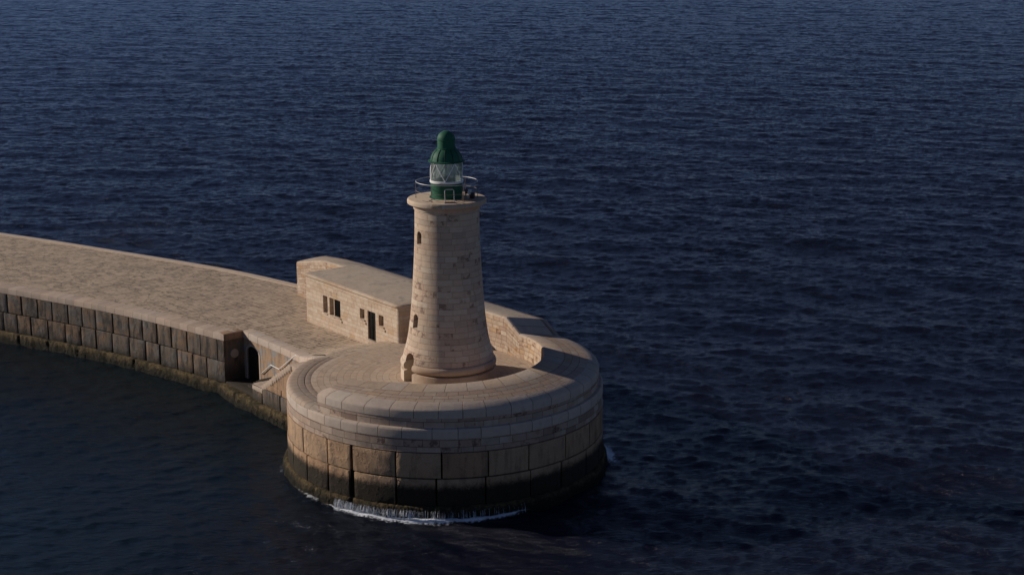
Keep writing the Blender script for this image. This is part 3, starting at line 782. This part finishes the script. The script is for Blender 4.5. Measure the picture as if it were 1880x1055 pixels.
# ------------------------------------------------------------------ stone house
hs = thing('stone_house', 'low flat roofed cream stone house backing onto the parapet wall', 'house')
HA = Vector((-3.63, 7.55)); hd = Vector((-0.608, 0.794)); hn_ = Vector((0.794, 0.608))
def hp(u, n, z): q = HA + hd*u + hn_*n; return (q.x, q.y, z)
ZR = 8.06; HL = 12.72; HD = 4.6
holes = [('w1', 9.62, 10.26, 5.76, 7.07, 0.42), ('w2', 8.72, 9.34, 5.76, 7.07, 0.42), ('w3', 7.80, 8.64, 5.80, 7.08, 0.10),
         ('wa', 4.50, 5.12, 6.37, 7.12, 0.42), ('wb', 1.99, 2.62, 6.36, 7.14, 0.42), ('door', 3.04, 4.08, 4.75, 7.15, 0.26)]
slots = [('s1', 9.77, 9.81, 7.07, 7.62, 0.10), ('s2', 9.05, 9.09, 7.07, 7.60, 0.10), ('s3', 8.24, 8.28, 7.08, 7.60, 0.10), ('sd', 3.50, 3.535, 7.15, 7.72, 0.12)]
mb = MB()
allh = holes + slots
us = sorted({0.30, HL} | {h[1] for h in allh} | {h[2] for h in allh}); zs = sorted({4.3, ZR} | {h[3] for h in allh} | {h[4] for h in allh})
for a, b in zip(us, us[1:]):
    for c, d in zip(zs, zs[1:]):
        um, zm = (a+b)/2, (c+d)/2
        if any(h[1] < um < h[2] and h[3] < zm < h[4] for h in allh): continue
        mb.quad([hp(a, 0, c), hp(b, 0, c), hp(b, 0, d), hp(a, 0, d)], [(a, c), (b, c), (b, d), (a, d)])
for nme, a, b, c, d, dep in allh:
    for (p, q) in (((a, c), (a, d)), ((a, d), (b, d)), ((b, d), (b, c)), ((b, c), (a, c))):
        mb.quad([hp(p[0], 0, p[1]), hp(q[0], 0, q[1]), hp(q[0], dep, q[1]), hp(p[0], dep, p[1])], [(p[0], p[1]), (q[0], q[1]), (q[0] + dep, q[1]), (p[0] + dep, p[1])])
for nme, a, b, c, d, dep in slots:
    mb.quad([hp(a, dep, c), hp(b, dep, c), hp(b, dep, d), hp(a, dep, d)])
# rounded corner at the tower end, then the end walls
arc = [(0.30 - 0.30*math.sin(t), 0.30 - 0.30*math.cos(t)) for t in np.linspace(0, PI/2, 15)]
pts = arc + [(0.0, HD)]
acc = [0.0]
for p, q in zip(pts, pts[1:]): acc.append(acc[-1] + math.dist(p, q))
mb.grid([[hp(u, n, 4.3), hp(u, n, ZR)] for u, n in pts], [[(-a, 4.3), (-a, ZR), (-a, ZR)] for a in acc])
mb.grid([[hp(HL, n, 4.3), hp(HL, n, ZR)] for n in (0, 2, HD)], [[(HL + n, 4.3), (HL + n, ZR), (0, 0)] for n in (0, 2, HD)])
mb.build('wall', M['house'], hs, smooth=False)
# cornice and slightly domed roof
mb = MB(); mb2 = MB()
ring = [(0.0 + 0.3 - 0.3*math.sin(t), 0.3 - 0.3*math.cos(t)) for t in np.linspace(PI/2, 0, 7)]
outl = [(0.0, HD - 0.35)] + ring + [(u, 0) for u in np.linspace(1.0, HL - 0.3, 14)] + [(HL, 0.0), (HL, 1.5), (HL, HD - 0.35)]
def outn(k):
    a = Vector(outl[max(0, k-1)]); b = Vector(outl[min(len(outl)-1, k+1)]); t = (b-a).normalized(); return Vector((-t.y, t.x)) if False else Vector((t.y, -t.x))
rowsC = []
for k, (u, n) in enumerate(outl):
    if u < 0.31 and n < 0.31 and not (u == 0.0): nn = Vector((u - 0.30, n - 0.30)).normalized()
    elif u <= 0.0: nn = Vector((-1, 0))
    elif u > HL - 0.01: nn = Vector((1, -1)) if n < 0.01 else Vector((1, 0))
    else: nn = Vector((0, -1))
    O_ = lambda d, z: hp(u + nn.x*d, n + nn.y*d, z)
    rowsC.append([O_(-0.02, ZR - 0.01), O_(0.045, ZR), O_(0.045, ZR + 0.045), O_(0.075, ZR + 0.06), O_(0.16, ZR + 0.08), O_(0.18, ZR + 0.12), O_(0.175, ZR + 0.2), O_(0.12, ZR + 0.245), O_(-0.05, ZR + 0.26)])
mb.sweep(rowsC)
mb.build('cornice', M['moulding'], hs)
P = []; UV = []
for i in range(33):
    u = 0.04 + (HL - 0.08)*i/32; r_ = []; ur = []
    for j in range(13):
        n = 0.03 + (HD - 0.1)*j/12
        if i == 0 and j == 0: u_ = u + 0.08
        else: u_ = u
        z = ZR + 0.258 + 0.10*math.sin(PI*min(1, j/8)*0.5)*math.sin(PI*i/32)**0.5 + 0.012*math.sin(u*2.1 + n*3)
        if j > 9: z -= 0.05*(j - 9)/3
        r_.append(hp(u_, n, z)); ur.append((u_, n))
    ur.append(ur[-1]); P.append(r_); UV.append(ur)
mb2.grid(P, UV); mb2.build('roof', M['roof'], hs)
for nme, a, b, c, d, dep in holes:
    if nme == 'door':
        m_ = (a+b)/2
        for x0, x1, dd in ((a, m_ - 0.012, 0.14), (m_ + 0.012, b, 0.11)):
            q = MB(); q.box(hp((x0+x1)/2, dd + 0.03, (c+d)/2), x1 - x0 - 0.01, 0.05, d - c - 0.01, (hd.x, hd.y, 0), (hn_.x, hn_.y, 0), bev=0.006)
            for zz in (c + 0.55, c + 1.25, c + 1.95):
                q.box(hp((x0+x1)/2, dd, zz), x1 - x0 - 0.06, 0.03, 0.09, (hd.x, hd.y, 0), (hn_.x, hn_.y, 0), bev=0.005)
            leaf = q.build('door_leaf', M['black'], hs)
            h_ = MB(); h_.tube([hp(m_ + (0.05 if x0 > m_ - 0.01 else -0.05), dd - 0.03, c + 1.05), hp(m_ + (0.05 if x0 > m_ - 0.01 else -0.05), dd - 0.03, c + 1.2)], 0.012, 6)
            h_.build('handle', M['iron'], leaf)
        q = MB(); q.box(hp((a+b)/2 - 0.1, -0.06, 4.98), 1.15, 0.24, 0.22, (hd.x, hd.y, 0), (hn_.x, hn_.y, 0), bev=0.02); q.build('doorstep', M['steps'], hs)
        continue
    q = MB()
    if nme == 'w3':
        q.box(hp((a+b)/2, dep - 0.02, (c+d)/2), b - a - 0.005, 0.04, d - c - 0.005, (hd.x, hd.y, 0), (hn_.x, hn_.y, 0), bev=0.004)
        for k in range(1, 6): q.box(hp(a + (b-a)*k/6, dep - 0.05, (c+d)/2), 0.02, 0.025, d - c - 0.04, (hd.x, hd.y, 0), (hn_.x, hn_.y, 0))
        wi = q.build('window', M['black'], hs)
    else:
        q.box(hp((a+b)/2, dep - 0.03, (c+d)/2), b - a - 0.005, 0.05, d - c - 0.005, (hd.x, hd.y, 0), (hn_.x, hn_.y, 0), bev=0.004)  # black back panel stands in for the dark interior behind the opening
        q.box(hp((a+b)/2, dep - 0.075, (c+d)/2), 0.045, 0.04, d - c - 0.02, (hd.x, hd.y, 0), (hn_.x, hn_.y, 0))
        wi = q.build('window', M['black'], hs)
    s_ = MB()
    s_.box(hp((a+b)/2, -0.01, c - 0.045), b - a + 0.16, 0.16, 0.085, (hd.x, hd.y, 0), (hn_.x, hn_.y, 0), bev=0.012)
    if nme in ('w3', 'wa', 'wb'):
        s_.box(hp(a - 0.16, -0.03, c - 0.24), 0.09, 0.08, 0.16, (hd.x, hd.y, 0), (hn_.x, hn_.y, 0), bev=0.012)
    s_.build('sill', M['house'], wi)

# ------------------------------------------------------------------ lighthouse
lh = thing('lighthouse', 'cream stone lighthouse tower with a dark green domed lantern', 'lighthouse')
shaft = [(2.93, 6.93), (2.90, 7.02), (2.84, 7.3), (2.72, 7.7), (2.62, 8.1), (2.51, 8.7), (2.42, 9.4), (2.335, 10.2), (2.265, 11.0), (2.20, 12.0), (2.135, 13.0), (2.085, 14.0), (2.05, 15.0), (2.035, 15.8), (2.03, 16.6)]
mb = MB(); mb.revolve(shaft, 128, uscale=2.45, a0=-PI/2 + PI, a1=PI/2 + 2*PI, capb=True, capt=True)
tower = mb.build('shaft', M['tower'], lh)
mb = MB(); mb.revolve([(2.0, 16.52), (2.075, 16.53), (2.10, 16.56), (2.095, 16.61), (2.12, 16.66), (2.19, 16.75), (2.30, 16.83), (2.42, 16.885), (2.47, 16.90), (2.478, 16.97), (2.482, 17.06), (2.465, 17.13), (2.42, 17.18), (2.3, 17.2), (0.3, 17.24)], 128, uscale=2.3, capb=True, capt=True)
mb.build('cornice', M['moulding'], lh)
mb = MB()
prof = [(2.6, 6.33)]
for k in range(13):
    a = -PI/2 + PI*k/12; prof.append((2.83 + 0.245*math.cos(a), 6.64 + 0.27*math.sin(a)))
prof += [(2.83, 6.93), (2.6, 6.94)]
mb.revolve(prof, 128, uscale=2.9, capb=True, capt=True)
torus = mb.build('base_moulding', M['moulding'], lh)
mb = MB(); mb.revolve([(3.06, 5.4), (3.06, 6.24), (3.04, 6.29), (2.93, 6.325), (2.5, 6.327)], 128, uscale=3.0, capb=True, capt=True)
plinth = mb.build('plinth', M['moulding'], lh)
DA = R(-90 - 56)
dx, dy = math.cos(DA), math.sin(DA); tx, ty = -dy, dx
def tp(a, d, z): return (dx*d + tx*a, dy*d + ty*a, z)
def arch_cut(wd, zb, zt, d0, d1, slope=0.0):
    r = wd/2; zs = zt - r
    pr = [(-r, zb), (-r, zs)] + [(-r*math.cos(t), zs + r*math.sin(t)) for t in np.linspace(0, PI, 12)[1:-1]] + [(r, zs), (r, zb)]
    b = MB()
    f0 = [tp(a, d0, z) for a, z in pr]; f1 = [tp(a, d1, z - (slope if z <= zb + 0.01 else 0)) for a, z in pr]
    b.grid([f0, f1], [[(a, z) for a, z in pr] + [(0, 0)], [(a + d1 - d0, z) for a, z in pr] + [(0, 0)]], True)
    b.cap(f0); b.cap(f1[::-1])
    return b.build('cut', M['tower'])
c1 = arch_cut(0.98, 5.5, 7.52, 2.15, 3.6)
c2 = arch_cut(0.55, 9.22, 10.0, 1.85, 2.9, 0.28)
c3 = arch_cut(0.52, 14.52, 15.26, 1.55, 2.6, 0.22)
boolean_cut(tower, [c1, c2, c3]); boolean_cut(torus, [c1]); boolean_cut(plinth, [c1])
drop([c1, c2, c3])
mb = MB(); mb.box(tp(0, 2.20, 6.5), 0.08, 0.97, 2.0, (dx, dy, 0), (tx, ty, 0), bev=0.01)
for a in (-0.3, -0.1, 0.1, 0.3): mb.box(tp(a, 2.25, 6.5), 0.03, 0.02, 1.95, (dx, dy, 0), (tx, ty, 0))
dr = mb.build('door', M['black'], lh)
mb = MB(); mb.tube([tp(-0.35, 2.27, 6.5), tp(-0.35, 2.27, 6.66)], 0.015, 6); mb.build('handle', M['iron'], dr)
for zc, d, wd, hh in ((9.6, 2.0, 0.53, 0.74), (14.88, 1.66, 0.5, 0.70)):
    mb = MB(); mb.box(tp(0, d - 0.06, zc), 0.03, wd, hh, (dx, dy, 0), (tx, ty, 0))
    win = mb.build('window', M['inside'], lh)
    g = MB()
    for a in (-0.16, -0.05, 0.06, 0.17): g.box(tp(a, d + 0.12, zc - 0.02), 0.03, 0.03, hh, (dx, dy, 0), (tx, ty, 0))
    for q in (-0.2, 0.0, 0.2): g.box(tp(0, d + 0.12, zc + q), 0.028, wd - 0.03, 0.03, (dx, dy, 0), (tx, ty, 0))
    g.build('grille', M['iron'], win)
# lantern
mb = MB(); mb.revolve([(1.09, 17.22), (1.09, 17.27), (1.03, 17.30), (1.00, 17.32), (1.00, 18.10), (1.02, 18.14), (1.0, 18.2), (0.7, 18.2)], 64, capb=True, capt=True)
lb = mb.build('lantern_base', M['green'], lh)
d_ = MB()
P = [[((1.0 + o)*math.cos(a), (1.0 + o)*math.sin(a), z) for a in np.linspace(R(-62), R(-36), 8)] for o, z in ((0.0, 17.36), (0.03, 17.37), (0.03, 18.05), (0.0, 18.06))]
d_.grid(P); d_.build('hatch_door', M['green'], lb)
mb = MB(); mb.revolve([(0.9, 18.18), (1.04, 18.18), (1.055, 18.22), (1.055, 18.30), (1.03, 18.325), (0.93, 18.325), (0.9, 18.3)], 64)
mb.build('lantern_sill', M['white'], lh)
mb = MB(); mb.revolve([(0.985, 18.32), (0.985, 19.46)], 64)
gz = mb.build('lantern_glazing', M['glass'], lh)
ph0 = R(-90 - 3)
for k in range(5):
    b = MB()
    for sgn in (-1, 1):
        a0 = ph0 + R(72*k)
        b.tube([(1.0*math.cos(a0 + sgn*R(36)*t), 1.0*math.sin(a0 + sgn*R(36)*t), 18.33 + 1.12*t) for t in np.linspace(0, 1, 9)], 0.027, 6)
    b.build('glazing_bar', M['white'], gz)
mb = MB(); mb.revolve([(0.96, 19.44), (1.02, 19.44), (1.10, 19.46), (1.15, 19.50), (1.15, 19.525), (1.08, 19.54), (1.0, 19.55), (0.985, 19.60), (0.965, 19.71), (0.92, 19.85), (0.85, 19.99), (0.76, 20.11), (0.66, 20.205), (0.59, 20.26), (0.575, 20.285), (0.60, 20.30), (0.60, 20.335), (0.56, 20.345)], 72, capb=True)
rf = mb.build('lantern_roof', M['green'], lh)
for k in range(12):
    a0 = ph0 + R(30*k)
    b = MB(); b.tube([((r+0.006)*math.cos(a0), (r+0.006)*math.sin(a0), z) for r, z in ((1.0, 19.56), (0.985, 19.61), (0.965, 19.72), (0.92, 19.855), (0.85, 19.995), (0.76, 20.115), (0.66, 20.205), (0.60, 20.26))], 0.026, 5); b.build('rib', M['darkgreen'], rf)
prof = [(0.55, 20.32), (0.555, 20.80), (0.58, 20.81), (0.58, 20.84), (0.56, 20.85)]
for k in range(1, 11):
    a = PI/2*k/10; prof.append((max(0.002, 0.565*math.cos(a)), 20.85 + 0.54*math.sin(a)))
mb = MB(); mb.revolve(prof, 48); mb.build('vent_cap', M['green'], rf)
# optic inside the lantern
mb = MB(); mb.revolve([(0.0, 18.2), (0.24, 18.2), (0.2, 18.5), (0.06, 18.55)], 24); ped = mb.build('lamp_pedestal', M['equip'], lh)
mb = MB(); mb.revolve([(0.05, 18.55), (0.17, 18.58), (0.20, 18.66), (0.18, 18.70), (0.22, 18.76), (0.22, 18.86), (0.18, 18.92), (0.20, 18.96), (0.17, 19.04), (0.05, 19.07)], 32, capb=True, capt=True); mb.build('lens', M['lens'], ped)
# gallery railing
RA = 1.93
railing = MB(); railing.tube([(RA*math.cos(a), RA*math.sin(a), 18.24) for a in np.linspace(0, 2*PI, 72, endpoint=False)], 0.019, 8, closed=True)
rl = railing.build('gallery_railing', M['rail'], lh)
mid = MB(); mid.tube([(RA*math.cos(a), RA*math.sin(a), 17.68) for a in np.linspace(R(-215), R(60), 60)], 0.015, 6); mid.build('middle_rail', M['post'], rl)
for ang in (-88, -26, 35, 88, 145, 208):
    a = R(-90 + ang)
    b = MB(); b.tube([(RA*math.cos(a), RA*math.sin(a), 17.19), (RA*math.cos(a), RA*math.sin(a), 18.24)], 0.019, 6); b.revolve([(0.055, 17.2), (0.055, 17.23), (0.02, 17.24)], 10, RA*math.cos(a), RA*math.sin(a)); b.build('post', M['post'], rl)
# ladder hoop with its hatch frame, and the signal gear
lf = thing('ladder_frame', 'grey metal ladder hoop over a dark hatch frame on the lighthouse gallery', 'ladder')
mb = MB(); mb.tube([(-0.02, -1.98, 17.19), (-0.04, -1.99, 17.95), (0.02, -1.99, 18.03), (0.46, -1.93, 18.03), (0.52, -1.92, 17.95), (0.54, -1.90, 17.19)], 0.028, 6); mb.build('hoop', M['rail'], lf)
mb = MB()
for p, q in (((-0.04, -1.88), (0.56, -1.80)), ((-0.02, -2.12), (0.62, -2.05)), ((-0.04, -1.88), (-0.02, -2.12)), ((0.56, -1.80), (0.62, -2.05))):
    mb.tube([(p[0], p[1], 17.225), (q[0], q[1], 17.225)], 0.035, 6)
mb.build('hatch_rim', M['post'], lf)
eq = thing('signal_gear', 'dark signal lamp gear on legs beside the lantern base', 'signal gear')
mb = MB(); mb.box((1.30, -0.98, 17.74), 0.20, 0.26, 0.26, (0.8, -0.6, 0), (0.6, 0.8, 0), bev=0.03); eqb = mb.build('housing', M['equip'], eq)
mb = MB(); P = [[(1.42 + 0.06*math.cos(t)*0 + o*0.8 + q*0.6*math.cos(t), -1.07 - o*0.6 + q*0.8*math.cos(t), 17.74 + q*math.sin(t)) for t in np.linspace(0, 2*PI, 16, endpoint=False)] for o, q in ((0.0, 0.15), (0.06, 0.17), (0.08, 0.15), (0.05, 0.02))]
mb.grid(P, None, True); mb.build('lamp_face', M['lens'], eqb)
mb = MB(); mb.box((1.62, -0.52, 17.42), 0.26, 0.24, 0.36, (0.9, -0.4, 0), (0.4, 0.9, 0), bev=0.03); mb.build('battery_box', M['equip'], eq)
for px_, py_ in ((1.18, -1.12), (1.42, -1.10), (1.22, -0.84), (1.44, -0.82), (1.02, -1.55)):
    b = MB(); b.tube([(px_, py_, 17.19), (px_ + 0.02, py_, 17.75 if px_ > 1.1 else 17.85)], 0.022, 6); b.build('leg', M['post'], eq)
b = MB(); b.tube([(1.02, -1.55, 17.85), (1.3, -1.1, 17.95), (1.6, -0.6, 18.0), (1.7, -0.3, 17.9)], 0.02, 6); b.build('cable', M['equip'], eq)
cb_ = thing('deck_cable', 'thin dark cable lying loose on the lighthouse gallery', 'cable')
b = MB(); b.tube([(-1.45, -1.35, 17.225), (-1.2, -1.62, 17.225), (-0.9, -1.55, 17.225), (-1.05, -1.25, 17.225), (-0.85, -0.95, 17.225), (-0.7, -0.95, 17.23)], 0.014, 5); b.build('cable_run', M['iron'], cb_)

# ------------------------------------------------------------------ sea
def tile(N, L, wd, lam0, lmin, spread, seed):
    g = np.random.default_rng(seed)
    k1 = 2*np.pi*np.fft.fftfreq(N, L/N)
    KX, KY = np.meshgrid(k1, k1, indexing='ij'); K = np.hypot(KX, KY); K[0, 0] = 1
    c = (KX*wd[0] + KY*wd[1]) / K
    kp = 2*np.pi/lam0
    S = np.exp(-1.25*(kp/K)**2) / K**4 * (np.abs(c)**spread + 0.06) * np.exp(-(K*lmin/2/np.pi)**2)
    S[0, 0] = 0
    H = (g.normal(size=(N, N)) + 1j*g.normal(size=(N, N))) * np.sqrt(S)
    h = np.fft.ifft2(H)
    dxx = np.fft.ifft2(-1j*KX/K*H).real; dyy = np.fft.ifft2(-1j*KY/K*H).real
    h = h.real; sd = h.std()
    return h/sd, dxx/sd, dyy/sd
def samp(T, L, x, y):
    N = T.shape[0]; fx = (x/L*N) % N; fy = (y/L*N) % N
    i = np.floor(fx).astype(int); j = np.floor(fy).astype(int); a = fx - i; b = fy - j
    i0 = i % N; j0 = j % N; i1 = (i+1) % N; j1 = (j+1) % N
    return T[i0, j0]*(1-a)*(1-b) + T[i1, j0]*a*(1-b) + T[i0, j1]*(1-a)*b + T[i1, j1]*a*b
def spaced(lo, f0, f1, hi, d, g):
    out = list(np.arange(f0, f1, d)); v = f1; s = d
    while v < hi: out.append(v); s = d + g*(v - f1); v += s
    out.append(hi); v = f0; pre = []
    while v > lo: s = d + g*(f0 - v); v -= s; pre.append(v)
    return np.array(pre[::-1] + out)
xs = spaced(-1500, -40, 44, 1500, 0.16, 0.0042)
ys = spaced(-70, -26, 24, 9000, 0.14, 0.0022)
X, Y = np.meshgrid(xs, ys, indexing='ij')
T1 = tile(512, 151.0, (-0.38, -0.925), 4.8, 0.7, 3.0, 3)
T2 = tile(512, 67.0, (-0.25, -0.97), 1.7, 0.28, 2.0, 5)
T3 = tile(512, 397.0, (-0.35, -0.93), 17.0, 5.0, 2.5, 8)
Xr = X*0.995 + Y*0.0998; Yr = -X*0.0998 + Y*0.995
# the mole shelters the harbour side
shel = 1/(1 + np.exp(-((-4.5 - X) + 0.30*(Y + 10))/4.0)) * (Y < 45)
onland = shel
mixw = np.sqrt(onland**2 + (1 - onland)**2)
f1 = 0.047*(1 - 0.40*onland)/mixw; f2 = 0.023*(1 - 0.18*onland)/mixw
dist = np.hypot(X - 0, Y + 80)
fade2 = np.clip((1100 - dist)/800, 0.1, 1); fade1 = np.clip((2500 - dist)/1500, 0, 1)
chop = 0.6
def two2(k): return (1 - onland)*samp(T2[k], 67.0, Xr, Yr) + onland*samp(T2[k], 67.0, -X*0.92 + Y*0.39, X*0.39 + Y*0.92)*(-1 if k == 1 else 1)
def two(k): return (1 - onland)*samp(T1[k], 151.0, X, Y) + onland*samp(T1[k], 151.0, -X, Y)*(-1 if k == 1 else 1)
Z = f1*fade1*two(0) + f2*fade2*two2(0) + 0.085*(1-0.6*onland)*fade1*samp(T3[0], 397.0, X, Y)
DX = chop*(f1*fade1*two(1) + f2*fade2*two2(1))
DY = chop*(f1*fade1*two(2) + f2*fade2*two2(2))
Z = Z - 0.2*(1 - onland)
V = np.stack([X - DX, Y - DY, Z], -1).reshape(-1, 3).astype(np.float32)
nx, ny = X.shape
idx = np.arange(nx*ny).reshape(nx, ny)
Q = np.stack([idx[:-1, :-1], idx[1:, :-1], idx[1:, 1:], idx[:-1, 1:]], -1).reshape(-1)
me = bpy.data.meshes.new('sea'); nq = len(Q)//4
me.vertices.add(nx*ny); me.vertices.foreach_set('co', V.ravel())
me.loops.add(len(Q)); me.loops.foreach_set('vertex_index', Q.astype(np.int32))
me.polygons.add(nq); me.polygons.foreach_set('loop_start', np.arange(0, nq*4, 4, dtype=np.int32)); me.polygons.foreach_set('loop_total', np.full(nq, 4, dtype=np.int32))
me.polygons.foreach_set('use_smooth', np.ones(nq, dtype=bool))
me.update(calc_edges=True)
def seamat():
    t = NT('sea_water')
    pos = t.obj()
    px, py, pz = t.pos()
    big = t.noise(0.02, 3)
    harb = t.sm(t.math('ADD', px, t.math('MULTIPLY', py, -0.3)), -16.0, 9.0, 1.0, 0.0)
    harb = t.math('MULTIPLY', harb, t.sm(py, 20, 45, 1.0, 0.0))
    col = t.mix(harb, (0.0056, 0.0066, 0.0160), (0.0062, 0.0130, 0.0180))
    t.l(col, t.b.inputs['Base Color'])
    t.b.inputs['Roughness'].default_value = 0.17; t.b.inputs['IOR'].default_value = 1.333; t.b.inputs['Specular IOR Level'].default_value = 0.46
    n1 = t.noise(2.4, 6, 0.66, stretch=(0.5, 1.4, 1.0)); n2 = t.noise(6.5, 3, 0.6, stretch=(0.55, 1.4, 1.0), dist=0.3)
    patch = t.sm(t.noise(0.045, 3), 0.35, 0.65, 0.65, 1.15)
    h = t.math('ADD', t.math('MULTIPLY', n1, 0.24), t.math('MULTIPLY', n2, 0.06))
    h = t.math('MULTIPLY', t.math('MULTIPLY', h, patch), t.math('MULTIPLY_ADD', harb, -0.55, 1.0))
    t.l(t.bump(h, 1.0, 1.0), t.b.inputs['Normal'])
    return t.m
me.materials.append(seamat())
sea = bpy.data.objects.new('sea', me); COL.objects.link(sea); sea['kind'] = 'structure'
def seaz(x, y):
    i = min(max(int(np.searchsorted(xs, x)), 0), nx-1); j = min(max(int(np.searchsorted(ys, y)), 0), ny-1)
    return float(Z[i, j])

# ------------------------------------------------------------------ water running off the ledge, and foam
def watermat():
    t = NT('white_water')
    t.b.inputs['Base Color'].default_value = (0.78, 0.80, 0.82, 1); t.b.inputs['Roughness'].default_value = 0.5
    tr = t.n('ShaderNodeBsdfTransparent'); mx = t.n('ShaderNodeMixShader')
    t.l(t.sm(t.noise(1.0, 4, 0.7, stretch=(16, 16, 2.5)), 0.36, 0.56, 0.12, 0.95), mx.inputs[0])
    t.l(tr.outputs[0], mx.inputs[1]); t.l(t.b.outputs[0], mx.inputs[2]); t.l(mx.outputs[0], t.out.inputs[0])
    return t.m
M['ww'] = watermat()
random.seed(3)
mb = MB()
def ledge_pt(a, r, z): return (DC[0] + r*math.cos(a), DC[1] + r*math.sin(a), z)
for k in range(620):
    u = random.random()
    deg = -127 + 9*random.random()*random.random() + (u**1.6)*52 if k < 520 else -124 + random.random()*64
    a = R(deg)
    dens = 1.0 if deg < -98 else 0.55
    if random.random() > dens: continue
    ztop = 0.52 + random.uniform(-0.2, 0.04); zb = random.uniform(-0.28, 0.0) if random.random() < 0.8 else 0.2
    wd_ = random.choice([0.004, 0.006, 0.009, 0.015]) * (1.0 if deg < -98 else 0.6)
    r0 = 10.50; r1 = 10.62 + random.uniform(0, 0.10)
    da = wd_/10.5
    rows = []
    for q in range(5):
        t_ = q/4; z = ztop + (zb - ztop)*t_**1.2; r = r0 + (r1 - r0)*t_**0.6 + 0.02; ww_ = da*(0.5 + 0.8*t_)*random.uniform(0.7, 1.3)
        rows.append([ledge_pt(a - ww_, r, z), ledge_pt(a, r + 0.015, z), ledge_pt(a + ww_, r, z)])
    mb.grid(rows)
wf = mb.build('cascade', M['ww']); wf['kind'] = 'stuff'; wf['label'] = 'thin white strands of water running off the weedy ledge'; wf['category'] = 'running water'
def foammat():
    t = NT('sea_foam')
    uv = t.n('ShaderNodeUVMap'); uv.uv_map = 'UVMap'; sp = t.n('ShaderNodeSeparateXYZ'); t.l(uv.outputs[0], sp.inputs[0])
    n = t.math('ADD', t.math('MULTIPLY', t.noise(6.0, 6, 0.75, dist=0.8), 0.8), t.math('MULTIPLY', t.noise(0.9, 3, 0.6), 0.45))
    f = t.math('SUBTRACT', t.math('ADD', n, sp.outputs[1]), 1.0)
    al = t.sm(f, 0.0, 0.22, 0.0, 0.9)
    tr = t.n('ShaderNodeBsdfTransparent'); mx = t.n('ShaderNodeMixShader')
    t.b.inputs['Base Color'].default_value = (0.82, 0.85, 0.88, 1); t.b.inputs['Roughness'].default_value = 0.7
    t.l(al, mx.inputs[0]); t.l(tr.outputs[0], mx.inputs[1]); t.l(t.b.outputs[0], mx.inputs[2]); t.l(mx.outputs[0], t.out.inputs[0])
    t.l(t.bump(n, 0.05), t.b.inputs['Normal'])
    return t.m
M['foam'] = foammat()
def foam(a0, a1, prof, name, label, env):
    mb = MB(); P = []; UV = []
    N_ = 120
    for i in range(N_+1):
        a = R(a0 + (a1-a0)*i/N_); e_ = env(i/N_); row = []; ur = []
        for r, f in prof:
            x = DC[0] + r*math.cos(a); y = DC[1] + r*math.sin(a)
            row.append((x, y, max(seaz(x, y), -0.36) + 0.05 + (0.10 if r < 10.8 else 0.0))); ur.append((a*10, f*e_))
        ur.append(ur[-1]); P.append(row); UV.append(ur)
    mb.grid(P, UV)
    o = mb.build(name, M['foam']); o['kind'] = 'stuff'; o['label'] = label; o['category'] = 'foam'
foam(-132, -60, [(10.46, 0.54), (10.60, 0.74), (10.74, 0.64), (10.9, 0.44), (11.15, 0.30), (11.5, 0.24), (12.1, 0.02)], 'foam', 'white foam lapping the front foot of the round pier head', lambda t: min(1.0, 0.55 + 2.5*min(t, 1-t)))
foam(-12, 24, [(10.5, 0.65), (10.7, 0.68), (10.95, 0.55), (11.3, 0.38), (11.9, 0.22)], 'foam', 'small foam streak against the seaward side of the pier head', lambda t: 0.35 + 0.75*min(t, 1-t)*2)
foam(150, 226, [(10.5, 0.42), (10.65, 0.44), (10.9, 0.3), (11.2, 0.1)], 'foam', 'faint foam line along the harbour foot of the pier head', lambda t: 0.4 + 0.55*t)

# ------------------------------------------------------------------ put each thing's Empty at its base
for o, base in ((bw, (-30, 28, 0)), (ph, (DC[0], DC[1], 0)), (pw, (5.5, 8, 5.6)), (st, loc(6, 0.7, 1.0)), (hr, loc(5, 1.5, 2.0)), (hs, hp(HL/2, HD/2, 4.6)), (lh, (0, 0, 5.6)), (lf, (0.25, -1.95, 17.2)), (eq, (1.4, -0.8, 17.2)), (cb_, (-1, -1.3, 17.2))):
    o.location = base
    for c in o.children: c.location = Vector(c.location) - Vector(base)
for o in (lh, lf, eq, cb_): o.location.x += 0.07
